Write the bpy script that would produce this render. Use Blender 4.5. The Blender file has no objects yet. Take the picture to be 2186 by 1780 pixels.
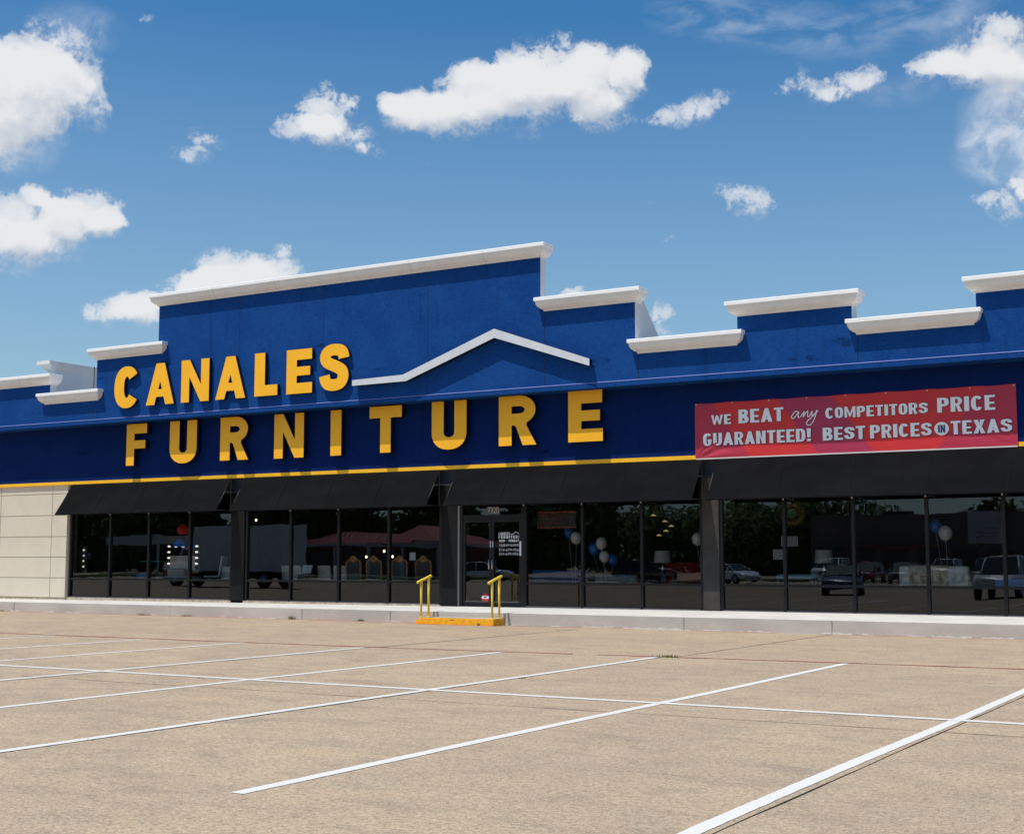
import bpy, bmesh, math, random
from mathutils import Vector, Matrix
R = math.radians
random.seed(7)
S = bpy.context.scene
COL = S.collection

# ---------------------------------------------------------------- camera
cam = bpy.data.cameras.new('camera'); cam_o = bpy.data.objects.new('camera', cam); COL.objects.link(cam_o)
cam.sensor_width = 36; cam.lens = 48.25; cam.clip_start = .1; cam.clip_end = 3000
cam_o.location = (0, 0, 1.62)
cam_o.rotation_euler = (R(90 + 5.968), R(0.0), R(30.736))
S.camera = cam_o
S.view_settings.view_transform = 'Standard'; S.view_settings.look = 'None'
S.view_settings.exposure = -.10; S.view_settings.gamma = 1
# ---------------------------------------------------------------- sun and sky
TO_SUN = Vector((-.55, -1, 2.68)).normalized()
SUN_EL = math.asin(TO_SUN.z)
sun = bpy.data.lights.new('sun', 'SUN'); sun.energy = 4.4; sun.angle = R(.53); sun.color = (1, .955, .89)
sun_o = bpy.data.objects.new('sun', sun); COL.objects.link(sun_o)
sun_o.rotation_euler = TO_SUN.to_track_quat('Z', 'Y').to_euler()
W = bpy.data.worlds.new('World'); S.world = W; W.use_nodes = True
nt = W.node_tree; nt.nodes.clear()
def N(t, ty, **kw):
    n = t.nodes.new(ty)
    for k, v in kw.items(): setattr(n, k, v)
    return n
def mth(t, op, a, b=None, c=None, clamp=False):
    n = N(t, 'ShaderNodeMath', operation=op, use_clamp=clamp)
    for i, v in enumerate((a, b, c)):
        if v is None: continue
        if isinstance(v, (int, float)): n.inputs[i].default_value = v
        else: t.links.new(v, n.inputs[i])
    return n.outputs[0]
def vmth(t, op, a, b=None, c=None):
    n = N(t, 'ShaderNodeVectorMath', operation=op)
    for i, v in enumerate((a, b, c)):
        if v is None: continue
        if isinstance(v, tuple): n.inputs[i].default_value = v
        else: t.links.new(v, n.inputs[i])
    return n.outputs['Value'] if op in ('DOT_PRODUCT', 'LENGTH') else n.outputs[0]
def mixc(t, fac, a, b, blend='MIX'):
    n = N(t, 'ShaderNodeMix', data_type='RGBA', blend_type=blend)
    for k, v in ((0, fac), (6, a), (7, b)):
        if isinstance(v, (int, float)): n.inputs[k].default_value = v
        elif isinstance(v, tuple): n.inputs[k].default_value = v if len(v) == 4 else v + (1,)
        else: t.links.new(v, n.inputs[k])
    return n.outputs[2]
def mrange(t, v, a, b, c=0., d=1., smooth=True):
    n = N(t, 'ShaderNodeMapRange'); n.interpolation_type = 'SMOOTHSTEP' if smooth else 'LINEAR'
    t.links.new(v, n.inputs[0])
    for i, x in enumerate((a, b, c, d)): n.inputs[i + 1].default_value = x
    return n.outputs[0]
# cumulus lumps: azimuth, elevation, half width, half height (degrees), weight
LUMPS = [(-51.06,18.29,1.97,1.57,1.0),(-49.46,18.82,1.55,1.4,1.0),(-52.28,17.81,1.94,1.99,1.0),(-50.65,16.83,1.62,0.71,0.6),(-51.41,15.78,0.79,0.71,0.7),(-49.9,20.7,1.0,0.6,0.35),(-48.16,20.8,0.74,0.61,0.25),(-48.05,17.53,0.55,0.72,0.5),(-50.7,13.32,1.96,0.99,1.0),(-48.39,13.77,1.37,0.82,1.0),(-50.21,14.41,0.46,0.43,0.8),(-51.1,12.11,1.59,0.9,0.8),(-47.46,13.38,0.7,0.52,0.8),(-49.61,12.49,1.44,0.73,0.6),(-42.55,11.67,1.44,0.85,1.0),(-43.86,10.86,1.52,0.66,1.0),(-40.63,11.94,1.06,0.61,0.9),(-40.17,12.77,0.31,0.23,0.6),(-41.96,10.84,2.11,0.86,1.0),(-47.45,9.89,0.91,0.5,0.75),(-46.36,10.18,0.83,0.6,0.8),(-45.52,10.03,0.93,0.66,0.8),(-29.17,20.14,2.12,1.1,1.0),(-31.39,19.4,2.22,1.01,1.0),(-26.76,19.82,1.7,1.1,1.0),(-25.65,20.07,0.64,0.88,0.9),(-34.81,18.44,1.4,0.74,1.0),(-33.2,18.37,2.01,0.84,1.0),(-29.38,18.94,2.41,0.83,1.0),(-26.87,18.34,1.1,0.74,0.9),(-30.18,17.63,1.0,0.41,0.35),(-32.6,19.95,1.01,0.55,0.5),(-38.79,18.41,0.89,0.83,0.9),(-39.56,17.63,1.18,0.46,0.8),(-37.88,17.42,1.29,0.56,0.8),(-36.79,16.89,0.6,0.26,0.6),(-37.7,18.87,0.28,0.26,0.6),(-35.91,18.74,0.5,0.33,0.7),(-23.58,18.25,0.99,0.59,0.51),(-21.89,18.91,0.79,0.33,0.42),(-24.87,18.1,0.8,0.33,0.34),(-22.68,18.49,0.79,0.41,0.42),(-44.01,17.11,0.5,0.48,0.45),(-43.33,16.78,0.67,0.37,0.36),(-44.18,16.33,0.86,0.28,0.5),(-18.86,19.19,0.77,0.43,0.48),(-18.26,19.7,0.38,0.43,0.4),(-16.94,18.97,1.14,0.5,0.6),(-15.79,19.33,0.6,0.5,0.56),(-17.33,18.54,0.76,0.36,0.4),(-12.08,19.42,1.62,0.66,0.77),(-10.26,19.65,1.15,1.12,0.86),(-13.27,19.36,1.01,0.44,0.6),(-11.01,18.86,1.59,0.7,0.77),(-10.36,17.2,1.05,1.05,0.21),(-10.58,16.16,1.32,0.8,0.24),(-10.94,20.77,1.07,0.51,0.4),(-9.78,18.37,1.05,1.04,0.43),(-20.57,14.47,0.81,0.64,0.72),(-21.47,15.08,0.68,0.34,0.38),(-22.24,15.39,0.49,0.26,0.26),(-18.78,14.29,0.34,0.26,0.21),(-10.31,13.98,0.96,0.75,0.68),(-11.36,14.25,0.44,0.36,0.4),(-9.83,14.65,0.52,0.71,0.64),(-24.04,13.23,0.55,0.19,0.3),(-24.91,14.81,0.43,0.27,0.3),(-28.11,11.12,0.55,0.27,0.8),(-24.57,10.24,0.59,0.46,0.6),(-24.39,9.46,0.31,0.35,0.6),(-34.19,16.48,0.36,0.19,0.3),(-46.22,21.52,0.38,0.21,0.25),(-46.38,20.57,0.47,0.18,0.25),
# clouds elsewhere in the sky
(-75,16,5,2,1),(-71,17,4,2,1),(20,18,6,2.5,1),(26,20,4,2,1),(120,20,9,3,1),(-62,25,3,1.5,.9),(4,24,3,1.4,.9)]
VEIL = [(-9.6,17.0,3.0,2.9,.75),(-10.6,15.9,2.2,1.5,.5),(-12.2,20.6,1.9,1.2,.35),(-14.5,18.6,2.5,.8,.22),(-48.9,20.8,2.2,1.2,.34),(-50.9,16.2,1.9,1.4,.4)]
CIRRUS = [(-22.1,22.2,3.2,1.3,.30),(-19.3,21.4,3.4,1.1,.28),(-16.2,20.8,3.4,1.0,.25),(-13.2,21.6,3.4,.9,.34)]
def cloud_group():
    g = bpy.data.node_groups.new('cloud_density', 'ShaderNodeTree')
    g.interface.new_socket('Angles', in_out='INPUT', socket_type='NodeSocketVector')
    g.interface.new_socket('Density', in_out='OUTPUT', socket_type='NodeSocketFloat')
    g.interface.new_socket('Lumps', in_out='OUTPUT', socket_type='NodeSocketFloat')
    gi = N(g, 'NodeGroupInput'); go = N(g, 'NodeGroupOutput'); A = gi.outputs[0]
    # billowing warp of the outlines
    w1 = N(g, 'ShaderNodeTexNoise'); w1.inputs['Scale'].default_value = .9; w1.inputs['Detail'].default_value = 3
    g.links.new(A, w1.inputs['Vector'])
    off = vmth(g, 'SUBTRACT', w1.outputs['Color'], (.5, .5, .5))
    P = vmth(g, 'MULTIPLY_ADD', off, (1.5, .95, 0), A)
    acc = None
    for a, e, ra, re, w in LUMPS:
        ra *= 1.42; re *= 1.42
        q = vmth(g, 'MULTIPLY_ADD', P, (1 / ra, 1 / re, 0), (-a / ra, -e / re, 0))
        d = vmth(g, 'DOT_PRODUCT', q, q)
        k = mth(g, 'MULTIPLY_ADD', d, -w, w, clamp=True)
        acc = k if acc is None else mth(g, 'ADD', acc, k)
    n1 = N(g, 'ShaderNodeTexNoise'); n1.inputs['Scale'].default_value = .85; n1.inputs['Detail'].default_value = 12; n1.inputs['Roughness'].default_value = .60
    n1.inputs['Distortion'].default_value = .9
    g.links.new(A, n1.inputs['Vector'])
    nn = mth(g, 'MULTIPLY', mth(g, 'SUBTRACT', n1.outputs['Fac'], .52), 2.1)
    n2 = N(g, 'ShaderNodeTexNoise'); n2.inputs['Scale'].default_value = 3.1; n2.inputs['Detail'].default_value = 9; n2.inputs['Roughness'].default_value = .62; n2.inputs['Distortion'].default_value = 1.3
    g.links.new(A, n2.inputs['Vector'])
    nn = mth(g, 'ADD', nn, mth(g, 'MULTIPLY', mth(g, 'SUBTRACT', n2.outputs['Fac'], .5), 1.0))
    dens = mth(g, 'ADD', acc, nn)
    has = mrange(g, acc, .02, .3)
    g.links.new(mth(g, 'MULTIPLY', dens, has), go.inputs[0]); g.links.new(acc, go.inputs[1])
    return g
CG = cloud_group()
geo = N(nt, 'ShaderNodeNewGeometry')
dirv = vmth(nt, 'SCALE', geo.outputs['Incoming']); dirv.node.inputs['Scale'].default_value = -1
sp = N(nt, 'ShaderNodeSeparateXYZ'); nt.links.new(dirv, sp.inputs[0])
az = mth(nt, 'MULTIPLY', mth(nt, 'ARCTAN2', sp.outputs[0], sp.outputs[1]), 57.29578)
el = mth(nt, 'MULTIPLY', mth(nt, 'ARCSINE', sp.outputs[2]), 57.29578)
cb = N(nt, 'ShaderNodeCombineXYZ'); nt.links.new(az, cb.inputs[0]); nt.links.new(el, cb.inputs[1])
g1 = N(nt, 'ShaderNodeGroup', node_tree=CG); nt.links.new(cb.outputs[0], g1.inputs[0])
up = vmth(nt, 'ADD', cb.outputs[0], (-.18, .62, 0))
g2 = N(nt, 'ShaderNodeGroup', node_tree=CG); nt.links.new(up, g2.inputs[0])
# tops are crisp, bases dissolve
lean = mrange(nt, mth(nt, 'SUBTRACT', g1.outputs[1], g2.outputs[1]), -.45, .35)
wid = mrange(nt, lean, 0, 1, 1.15, .5, smooth=False)
rr_ = N(nt, 'ShaderNodeMapRange'); rr_.interpolation_type = 'SMOOTHSTEP'
nt.links.new(mth(nt, 'DIVIDE', mth(nt, 'SUBTRACT', g1.outputs[0], .22), wid), rr_.inputs[0])
a_core = mth(nt, 'MULTIPLY', rr_.outputs[0], mrange(nt, g1.outputs[1], .35, 1.15, .5, 1.0))
vn = N(nt, 'ShaderNodeTexNoise'); vn.inputs['Scale'].default_value = 2.6; vn.inputs['Detail'].default_value = 9; vn.inputs['Roughness'].default_value = .7; vn.inputs['Distortion'].default_value = .8
nt.links.new(cb.outputs[0], vn.inputs['Vector'])
veil = mth(nt, 'MULTIPLY', mrange(nt, g1.outputs[1], .12, .75), mrange(nt, vn.outputs['Fac'], .42, .78, 0, .7))
alpha = mth(nt, 'SUBTRACT', 1.0, mth(nt, 'MULTIPLY', mth(nt, 'SUBTRACT', 1.0, a_core), mth(nt, 'SUBTRACT', 1.0, veil)))
# how much cloud lies above a point shades it
sm = mth(nt, 'ADD', mth(nt, 'MULTIPLY', mth(nt, 'SUBTRACT', g1.outputs[1], g2.outputs[1]), .8), mth(nt, 'MULTIPLY', mth(nt, 'SUBTRACT', g1.outputs[0], g2.outputs[0]), .28))
shade = mrange(nt, sm, -.85, .42)
ccol = mixc(nt, shade, (4.7, 5.25, 6.1), (7.5, 7.65, 7.85))
sky = N(nt, 'ShaderNodeTexSky', sky_type='NISHITA', sun_disc=False)
sky.sun_elevation = SUN_EL; sky.sun_rotation = math.atan2(TO_SUN.x, TO_SUN.y)
sky.altitude = 150; sky.air_density = 1.0; sky.dust_density = 2.2; sky.ozone_density = 1.4
hsv = N(nt, 'ShaderNodeHueSaturation'); hsv.inputs['Saturation'].default_value = 1.40; hsv.inputs['Value'].default_value = 1.0
nt.links.new(sky.outputs[0], hsv.inputs['Color'])
# thin high streaks
acc = None
for a, e, ra, re, w in CIRRUS:
    q = vmth(nt, 'MULTIPLY_ADD', cb.outputs[0], (1 / ra, 1 / re, 0), (-a / ra, -e / re, 0))
    k = mth(nt, 'MULTIPLY_ADD', vmth(nt, 'DOT_PRODUCT', q, q), -w, w, clamp=True)
    acc = k if acc is None else mth(nt, 'ADD', acc, k)
cn = N(nt, 'ShaderNodeTexNoise'); cn.inputs['Scale'].default_value = 1; cn.inputs['Detail'].default_value = 8; cn.inputs['Roughness'].default_value = .6; cn.inputs['Distortion'].default_value = .35
rot = N(nt, 'ShaderNodeMapping'); rot.inputs['Rotation'].default_value = (0, 0, R(-14)); rot.inputs['Scale'].default_value = (.45, 1.15, 1)
nt.links.new(cb.outputs[0], rot.inputs[0]); nt.links.new(rot.outputs[0], cn.inputs['Vector'])
cir = mth(nt, 'MULTIPLY', acc, mrange(nt, cn.outputs['Fac'], .36, .72))
tint = mixc(nt, 1.0, hsv.outputs[0], (.84, 1.13, 1.16), 'MULTIPLY')
n3 = N(nt, 'ShaderNodeTexNoise'); n3.inputs['Scale'].default_value = .8; n3.inputs['Detail'].default_value = 7; n3.inputs['Roughness'].default_value = .58; n3.inputs['Distortion'].default_value = .5
nt.links.new(cb.outputs[0], n3.inputs['Vector'])
acc = None
for a, e, ra, re, w in VEIL:
    q = vmth(nt, 'MULTIPLY_ADD', cb.outputs[0], (1 / ra, 1 / re, 0), (-a / ra, -e / re, 0))
    k = mth(nt, 'MULTIPLY_ADD', vmth(nt, 'DOT_PRODUCT', q, q), -w, w, clamp=True)
    acc = k if acc is None else mth(nt, 'ADD', acc, k)
soft = mth(nt, 'MULTIPLY', mrange(nt, acc, 0, .8, 0, .8), mrange(nt, n3.outputs['Fac'], .32, .68, .2, 1.1))
tint = mixc(nt, mrange(nt, el, 22, 3, 0, .42, smooth=False), tint, (5.0, 6.3, 7.6))
base = mixc(nt, cir, tint, (5.6, 6.4, 7.6))
base = mixc(nt, soft, base, (6.6, 7.1, 7.9))
full = mixc(nt, alpha, base, ccol)
bg = N(nt, 'ShaderNodeBackground'); bg.inputs['Strength'].default_value = .115
nt.links.new(full, bg.inputs['Color'])
wo = N(nt, 'ShaderNodeOutputWorld'); nt.links.new(bg.outputs[0], wo.inputs['Surface'])
W.cycles.sampling_method = 'MANUAL'; W.cycles.sample_map_resolution = 512

# ---------------------------------------------------------------- materials
MATS = {}
def mat(name, col, rough=.6, spec=.5, metal=0., var=0., vscale=2., bump=0., bscale=40., col2=None, vdetail=5, emit=None, estr=0., stretch=None, coat=0.):
    if name in MATS: return MATS[name]
    m = bpy.data.materials.new(name); m.use_nodes = True; t = m.node_tree; b = t.nodes['Principled BSDF']
    b.inputs['Base Color'].default_value = tuple(col) + (1,); b.inputs['Roughness'].default_value = rough
    b.inputs['Specular IOR Level'].default_value = spec; b.inputs['Metallic'].default_value = metal
    b.inputs['Coat Weight'].default_value = coat
    tc = N(t, 'ShaderNodeTexCoord'); vec = tc.outputs['Object']
    if stretch:
        mp = N(t, 'ShaderNodeMapping'); mp.inputs['Scale'].default_value = stretch; t.links.new(vec, mp.inputs[0]); vec = mp.outputs[0]
    if var or col2:
        n = N(t, 'ShaderNodeTexNoise'); n.inputs['Scale'].default_value = vscale; n.inputs['Detail'].default_value = vdetail; n.inputs['Roughness'].default_value = .62
        t.links.new(vec, n.inputs['Vector'])
        c2 = tuple(col2) if col2 else tuple(max(0, c * (1 - var)) for c in col)
        c1 = tuple(col) if col2 else tuple(min(1, c * (1 + var)) for c in col)
        f = mrange(t, n.outputs['Fac'], .32, .68)
        t.links.new(mixc(t, f, c1, c2), b.inputs['Base Color'])
    if bump:
        n = N(t, 'ShaderNodeTexNoise'); n.inputs['Scale'].default_value = bscale; n.inputs['Detail'].default_value = 4
        t.links.new(tc.outputs['Object'], n.inputs['Vector'])
        bp = N(t, 'ShaderNodeBump'); bp.inputs['Strength'].default_value = bump; bp.inputs['Distance'].default_value = .02
        t.links.new(n.outputs['Fac'], bp.inputs['Height']); t.links.new(bp.outputs[0], b.inputs['Normal'])
    if emit:
        b.inputs['Emission Color'].default_value = tuple(emit) + (1,); b.inputs['Emission Strength'].default_value = estr
    MATS[name] = m; return m
def blue_stucco(name, c_lo, c_hi):
    m = bpy.data.materials.new(name); m.use_nodes = True; t = m.node_tree; b = t.nodes['Principled BSDF']
    tc = N(t, 'ShaderNodeTexCoord'); o = tc.outputs['Object']
    def noise(sc, det, mpsc=None, rough=.6):
        n = N(t, 'ShaderNodeTexNoise'); n.inputs['Scale'].default_value = sc; n.inputs['Detail'].default_value = det; n.inputs['Roughness'].default_value = rough
        v = o
        if mpsc:
            mp = N(t, 'ShaderNodeMapping'); mp.inputs['Scale'].default_value = mpsc; t.links.new(o, mp.inputs[0]); v = mp.outputs[0]
        t.links.new(v, n.inputs['Vector']); return n.outputs['Fac']
    f = mrange(t, mth(t, 'ADD', mth(t, 'MULTIPLY', noise(.9, 5), .6), mth(t, 'MULTIPLY', noise(7, 4, rough=.7), .5)), .36, .74)
    c = mixc(t, f, c_lo, c_hi)
    fine = mrange(t, noise(55, 3, rough=.8), .35, .7)
    c = mixc(t, mth(t, 'MULTIPLY', fine, .6), c, tuple(min(1, x * 1.6 + .003) for x in c_hi))
    # roller and patch marks, longer than they are tall
    mk = mth(t, 'MULTIPLY', mrange(t, noise(.55, 3, (1, 1, 5), .5), .66, .72), mrange(t, noise(3, 3), .45, .6))
    c = mixc(t, mth(t, 'MULTIPLY', mk, .7), c, tuple(x * .55 for x in c_lo))
    st = mrange(t, noise(1.6, 4, (3, 1, .25)), .58, .8)
    c = mixc(t, mth(t, 'MULTIPLY', st, .5), c, tuple(x * .6 for x in c_lo))
    t.links.new(c, b.inputs['Base Color']); b.inputs['Roughness'].default_value = .85; b.inputs['Specular IOR Level'].default_value = .06
    n = N(t, 'ShaderNodeTexNoise'); n.inputs['Scale'].default_value = 45; n.inputs['Detail'].default_value = 5
    t.links.new(o, n.inputs['Vector'])
    bp = N(t, 'ShaderNodeBump'); bp.inputs['Strength'].default_value = .55; bp.inputs['Distance'].default_value = .02
    t.links.new(n.outputs['Fac'], bp.inputs['Height']); t.links.new(bp.outputs[0], b.inputs['Normal'])
    return m
M_BLUE = blue_stucco('blue_stucco', (.003, .034, .160), (.007, .055, .215))
M_BLUE_SHADED = blue_stucco('blue_band_shaded', (.002, .0125, .075), (.003, .017, .095))  # lower band's blue darkened overall, deepening the shade it lies in
M_FLASH = mat('blue_flashing', (.16, .2, .5), .5)
M_WHITE = mat('white_stucco', (.80, .775, .74), .75, .25, var=.035, vscale=3, bump=.25, bscale=60, stretch=(1, 1, .5))
M_CAP = mat('white_metal_cap', (.86, .86, .86), .6, .3, var=.03, vscale=4)
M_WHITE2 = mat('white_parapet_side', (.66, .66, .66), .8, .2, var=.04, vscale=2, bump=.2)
M_YEL = mat('sign_yellow', (.97, .475, .022), .5, .25, var=.03, vscale=1.5)
M_STRIPE = mat('stripe_yellow', (.95, .50, .022), .55, .25, var=.06)
M_RET = mat('letter_return_dark', (.008, .008, .012), .5, .3)
M_SWOOSH = mat('emblem_white', (.62, .63, .66), .5, .3, var=.04, vscale=3)
M_AWN = mat('awning_canvas', (.0075, .0075, .0082), .9, .04, var=.2, vscale=1.2, bump=.12, bscale=9, stretch=(.6, 1, 1))
M_AWNF = mat('awning_frame_grey', (.06, .06, .06), .5, .2)
M_BRACE = mat('awning_brace_pale', (.32, .31, .29), .5, .3)
M_FRAME = mat('dark_bronze_frame', (.006, .006, .007), .4, .3)
M_FRAME_EDGE = mat('worn_frame_sill', (.10, .10, .11), .4, .5)
M_PILLAR = mat('pillar_dark_paint', (.007, .0065, .0065), .7, .2, var=.2, bump=.15)
M_PILLAR2 = mat('pillar_grey_paint', (.050, .046, .041), .75, .2, var=.15, bump=.15)
M_BEIGE = mat('beige_panel', (.66, .575, .46), .8, .15, var=.03, vscale=1.4, bump=.15, bscale=50)
M_SEAM = mat('panel_seam', (.16, .13, .10), .8)
M_KERB = None
M_STEP = mat('step_orange_paint', (.84, .42, .022), .6, .25, var=.14, vscale=9, bump=.4, bscale=25)
M_RAIL = mat('rail_yellow_paint', (.85, .60, .075), .45, .4, var=.06, vscale=6)
M_ROOF = mat('roof_membrane', (.4, .4, .4), .8, var=.1)
M_INT = mat('interior_wall', (.05, .045, .042), .9, .2)
M_INTF = mat('interior_floor', (.06, .05, .045), .6, .3)
M_TXT = mat('white_vinyl', (.75, .75, .75), .6)
M_BTXT = mat('banner_letter_white', (.86, .88, .90), .6, .2)
M_BSH = mat('banner_letter_shadow', (.06, .02, .06), .6, .2)
M_NAVY = mat('banner_navy', (.02, .02, .12), .6)
def concrete(name, kind):
    m = bpy.data.materials.new(name); m.use_nodes = True; t = m.node_tree; b = t.nodes['Principled BSDF']
    tc = N(t, 'ShaderNodeTexCoord'); o = tc.outputs['Object']
    def noise(sc, det, mpsc=None, rough=.6, dist=0):
        n = N(t, 'ShaderNodeTexNoise'); n.inputs['Scale'].default_value = sc; n.inputs['Detail'].default_value = det; n.inputs['Roughness'].default_value = rough; n.inputs['Distortion'].default_value = dist
        v = o
        if mpsc:
            mp = N(t, 'ShaderNodeMapping'); mp.inputs['Scale'].default_value = mpsc; t.links.new(o, mp.inputs[0]); v = mp.outputs[0]
        t.links.new(v, n.inputs['Vector']); return n.outputs['Fac']
    if kind == 'lot':
        c = mixc(t, mrange(t, noise(.33, 6, dist=.6), .33, .68), (.51, .376, .248), (.415, .315, .216))
        c = mixc(t, mth(t, 'MULTIPLY', mrange(t, noise(1.7, 6, (1, .8, 1), .68), .46, .70), .6), c, (.35, .29, .215))
        c = mixc(t, mth(t, 'MULTIPLY', mrange(t, noise(.8, 5, rough=.7), .52, .72), .5), c, (.56, .42, .30))
        c = mixc(t, mth(t, 'MULTIPLY', mrange(t, noise(.9, 7, (.7, 1.3, 1), .75, 1.0), .51, .68), .65), c, (.22, .18, .145))
        c = mixc(t, mth(t, 'MULTIPLY', mrange(t, noise(.21, 3), .6, .7), mrange(t, noise(2.2, 6, None, .75), .48, .66, 0, .75)), c, (.17, .15, .125))
        c = mixc(t, mth(t, 'MULTIPLY', mrange(t, noise(2.3, 8, (.55, 1, 1), .70, .6), .46, .70), .62), c, (.255, .20, .148))
        c = mixc(t, mth(t, 'MULTIPLY', mrange(t, noise(6.5, 6, (.5, 1, 1), .75), .52, .74), .28), c, (.58, .455, .315))
        # exposed aggregate
        v = N(t, 'ShaderNodeTexVoronoi'); v.inputs['Scale'].default_value = 85; t.links.new(o, v.inputs['Vector'])
        hs = N(t, 'ShaderNodeSeparateColor'); t.links.new(v.outputs['Color'], hs.inputs[0])
        c = mixc(t, mrange(t, hs.outputs[0], .55, .95, 0, .6), c, (.24, .19, .14))
        c = mixc(t, mrange(t, hs.outputs[1], .62, .95, 0, .42), c, (.66, .55, .41))
        c = mixc(t, mrange(t, hs.outputs[2], .82, .97, 0, .45), c, (.50, .30, .17))
        c = mixc(t, mrange(t, noise(22, 5, rough=.8), .46, .66, 0, .8), c, (.19, .148, .108))
        c = mixc(t, mrange(t, noise(8.5, 5, (.7, 1, 1), .8), .50, .70, 0, .5), c, (.235, .182, .135))
        c = mixc(t, mrange(t, noise(34, 3, rough=.8), .56, .74, 0, .45), c, (.68, .55, .41))
        vb = v.outputs['Distance']
        b.inputs['Roughness'].default_value = .9; b.inputs['Specular IOR Level'].default_value = .2
        bp = N(t, 'ShaderNodeBump'); bp.inputs['Strength'].default_value = .5; bp.inputs['Distance'].default_value = .006
        t.links.new(vb, bp.inputs['Height']); t.links.new(bp.outputs[0], b.inputs['Normal'])
    else:
        c = mixc(t, mrange(t, noise(1.1, 6, (.5, 1, 1)), .35, .68), (.52, .48, .425), (.42, .385, .345))
        c = mixc(t, mth(t, 'MULTIPLY', mrange(t, noise(.9, 5, (2.2, 1, .4), .7), .56, .72), .45), c, (.27, .245, .225))
        c = mixc(t, mth(t, 'MULTIPLY', mrange(t, noise(30, 4, rough=.75), .5, .75), .35), c, (.30, .28, .26))
        b.inputs['Roughness'].default_value = .85; b.inputs['Specular IOR Level'].default_value = .2
        n = N(t, 'ShaderNodeTexNoise'); n.inputs['Scale'].default_value = 60; n.inputs['Detail'].default_value = 4; t.links.new(o, n.inputs['Vector'])
        bp = N(t, 'ShaderNodeBump'); bp.inputs['Strength'].default_value = .3; bp.inputs['Distance'].default_value = .01
        t.links.new(n.outputs['Fac'], bp.inputs['Height']); t.links.new(bp.outputs[0], b.inputs['Normal'])
    t.links.new(c, b.inputs['Base Color'])
    return m
M_LOT = concrete('aggregate_concrete', 'lot')
M_KERB = concrete('kerb_concrete', 'kerb')
def paint(name, col, wear_col, wear):
    m = bpy.data.materials.new(name); m.use_nodes = True; t = m.node_tree; b = t.nodes['Principled BSDF']
    tc = N(t, 'ShaderNodeTexCoord'); o = tc.outputs['Object']
    n = N(t, 'ShaderNodeTexNoise'); n.inputs['Scale'].default_value = 30; n.inputs['Detail'].default_value = 6; n.inputs['Roughness'].default_value = .75; t.links.new(o, n.inputs['Vector'])
    n2 = N(t, 'ShaderNodeTexNoise'); n2.inputs['Scale'].default_value = 1.3; n2.inputs['Detail'].default_value = 4; t.links.new(o, n2.inputs['Vector'])
    f = mth(t, 'MULTIPLY', mrange(t, n.outputs['Fac'], .52, .72), mrange(t, n2.outputs['Fac'], .35, .75, .15, wear))
    t.links.new(mixc(t, f, col, wear_col), b.inputs['Base Color'])
    b.inputs['Roughness'].default_value = .8; b.inputs['Specular IOR Level'].default_value = .2
    return m
M_LINE = paint('white_line_paint', (.65, .63, .595), (.38, .32, .25), 1.25)
M_RED = paint('red_line_paint', (.25, .035, .045), (.33, .25, .19), 1.0)
M_REDK = paint('red_kerb_paint', (.50, .07, .045), (.40, .32, .27), 1.3)
M_JOINT = mat('pavement_crack', (.035, .03, .024), .95, .1, var=.3)
M_WEED = mat('dry_weed', (.16, .13, .045), .9, .1, var=.3, vscale=20)
M_WEED2 = mat('green_weed', (.06, .085, .02), .9, .1, var=.3, vscale=20)
def glass_mat(name, tint, refl):
    m = bpy.data.materials.new(name); m.use_nodes = True; t = m.node_tree; t.nodes.clear()
    out = N(t, 'ShaderNodeOutputMaterial'); mx = N(t, 'ShaderNodeMixShader')
    tr = N(t, 'ShaderNodeBsdfTransparent'); tr.inputs[0].default_value = tint + (1,)
    gl = N(t, 'ShaderNodeBsdfGlossy'); gl.inputs['Roughness'].default_value = 0.0; gl.inputs['Color'].default_value = (.80, .89, 1, 1)
    fr = N(t, 'ShaderNodeFresnel'); fr.inputs['IOR'].default_value = 1.5
    tc = N(t, 'ShaderNodeTexCoord'); n = N(t, 'ShaderNodeTexNoise'); n.inputs['Scale'].default_value = .9; n.inputs['Detail'].default_value = 1.5
    mp = N(t, 'ShaderNodeMapping'); mp.inputs['Scale'].default_value = (.6, 1, 2.0); t.links.new(tc.outputs['Object'], mp.inputs[0])
    t.links.new(mp.outputs[0], n.inputs['Vector'])
    bp = N(t, 'ShaderNodeBump'); bp.inputs['Strength'].default_value = .02; bp.inputs['Distance'].default_value = .05
    t.links.new(n.outputs['Fac'], bp.inputs['Height']); t.links.new(bp.outputs[0], gl.inputs['Normal'])
    t.links.new(mth(t, 'MULTIPLY', fr.outputs[0], refl, clamp=True), mx.inputs[0])
    t.links.new(tr.outputs[0], mx.inputs[1]); t.links.new(gl.outputs[0], mx.inputs[2]); t.links.new(mx.outputs[0], out.inputs[0])
    return m
M_GLASS = glass_mat('tinted_window_glass', (.88, .89, .88), 2.0)
M_GLASSLOW = glass_mat('dark_lower_glass', (.04, .042, .044), 1.6)

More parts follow.
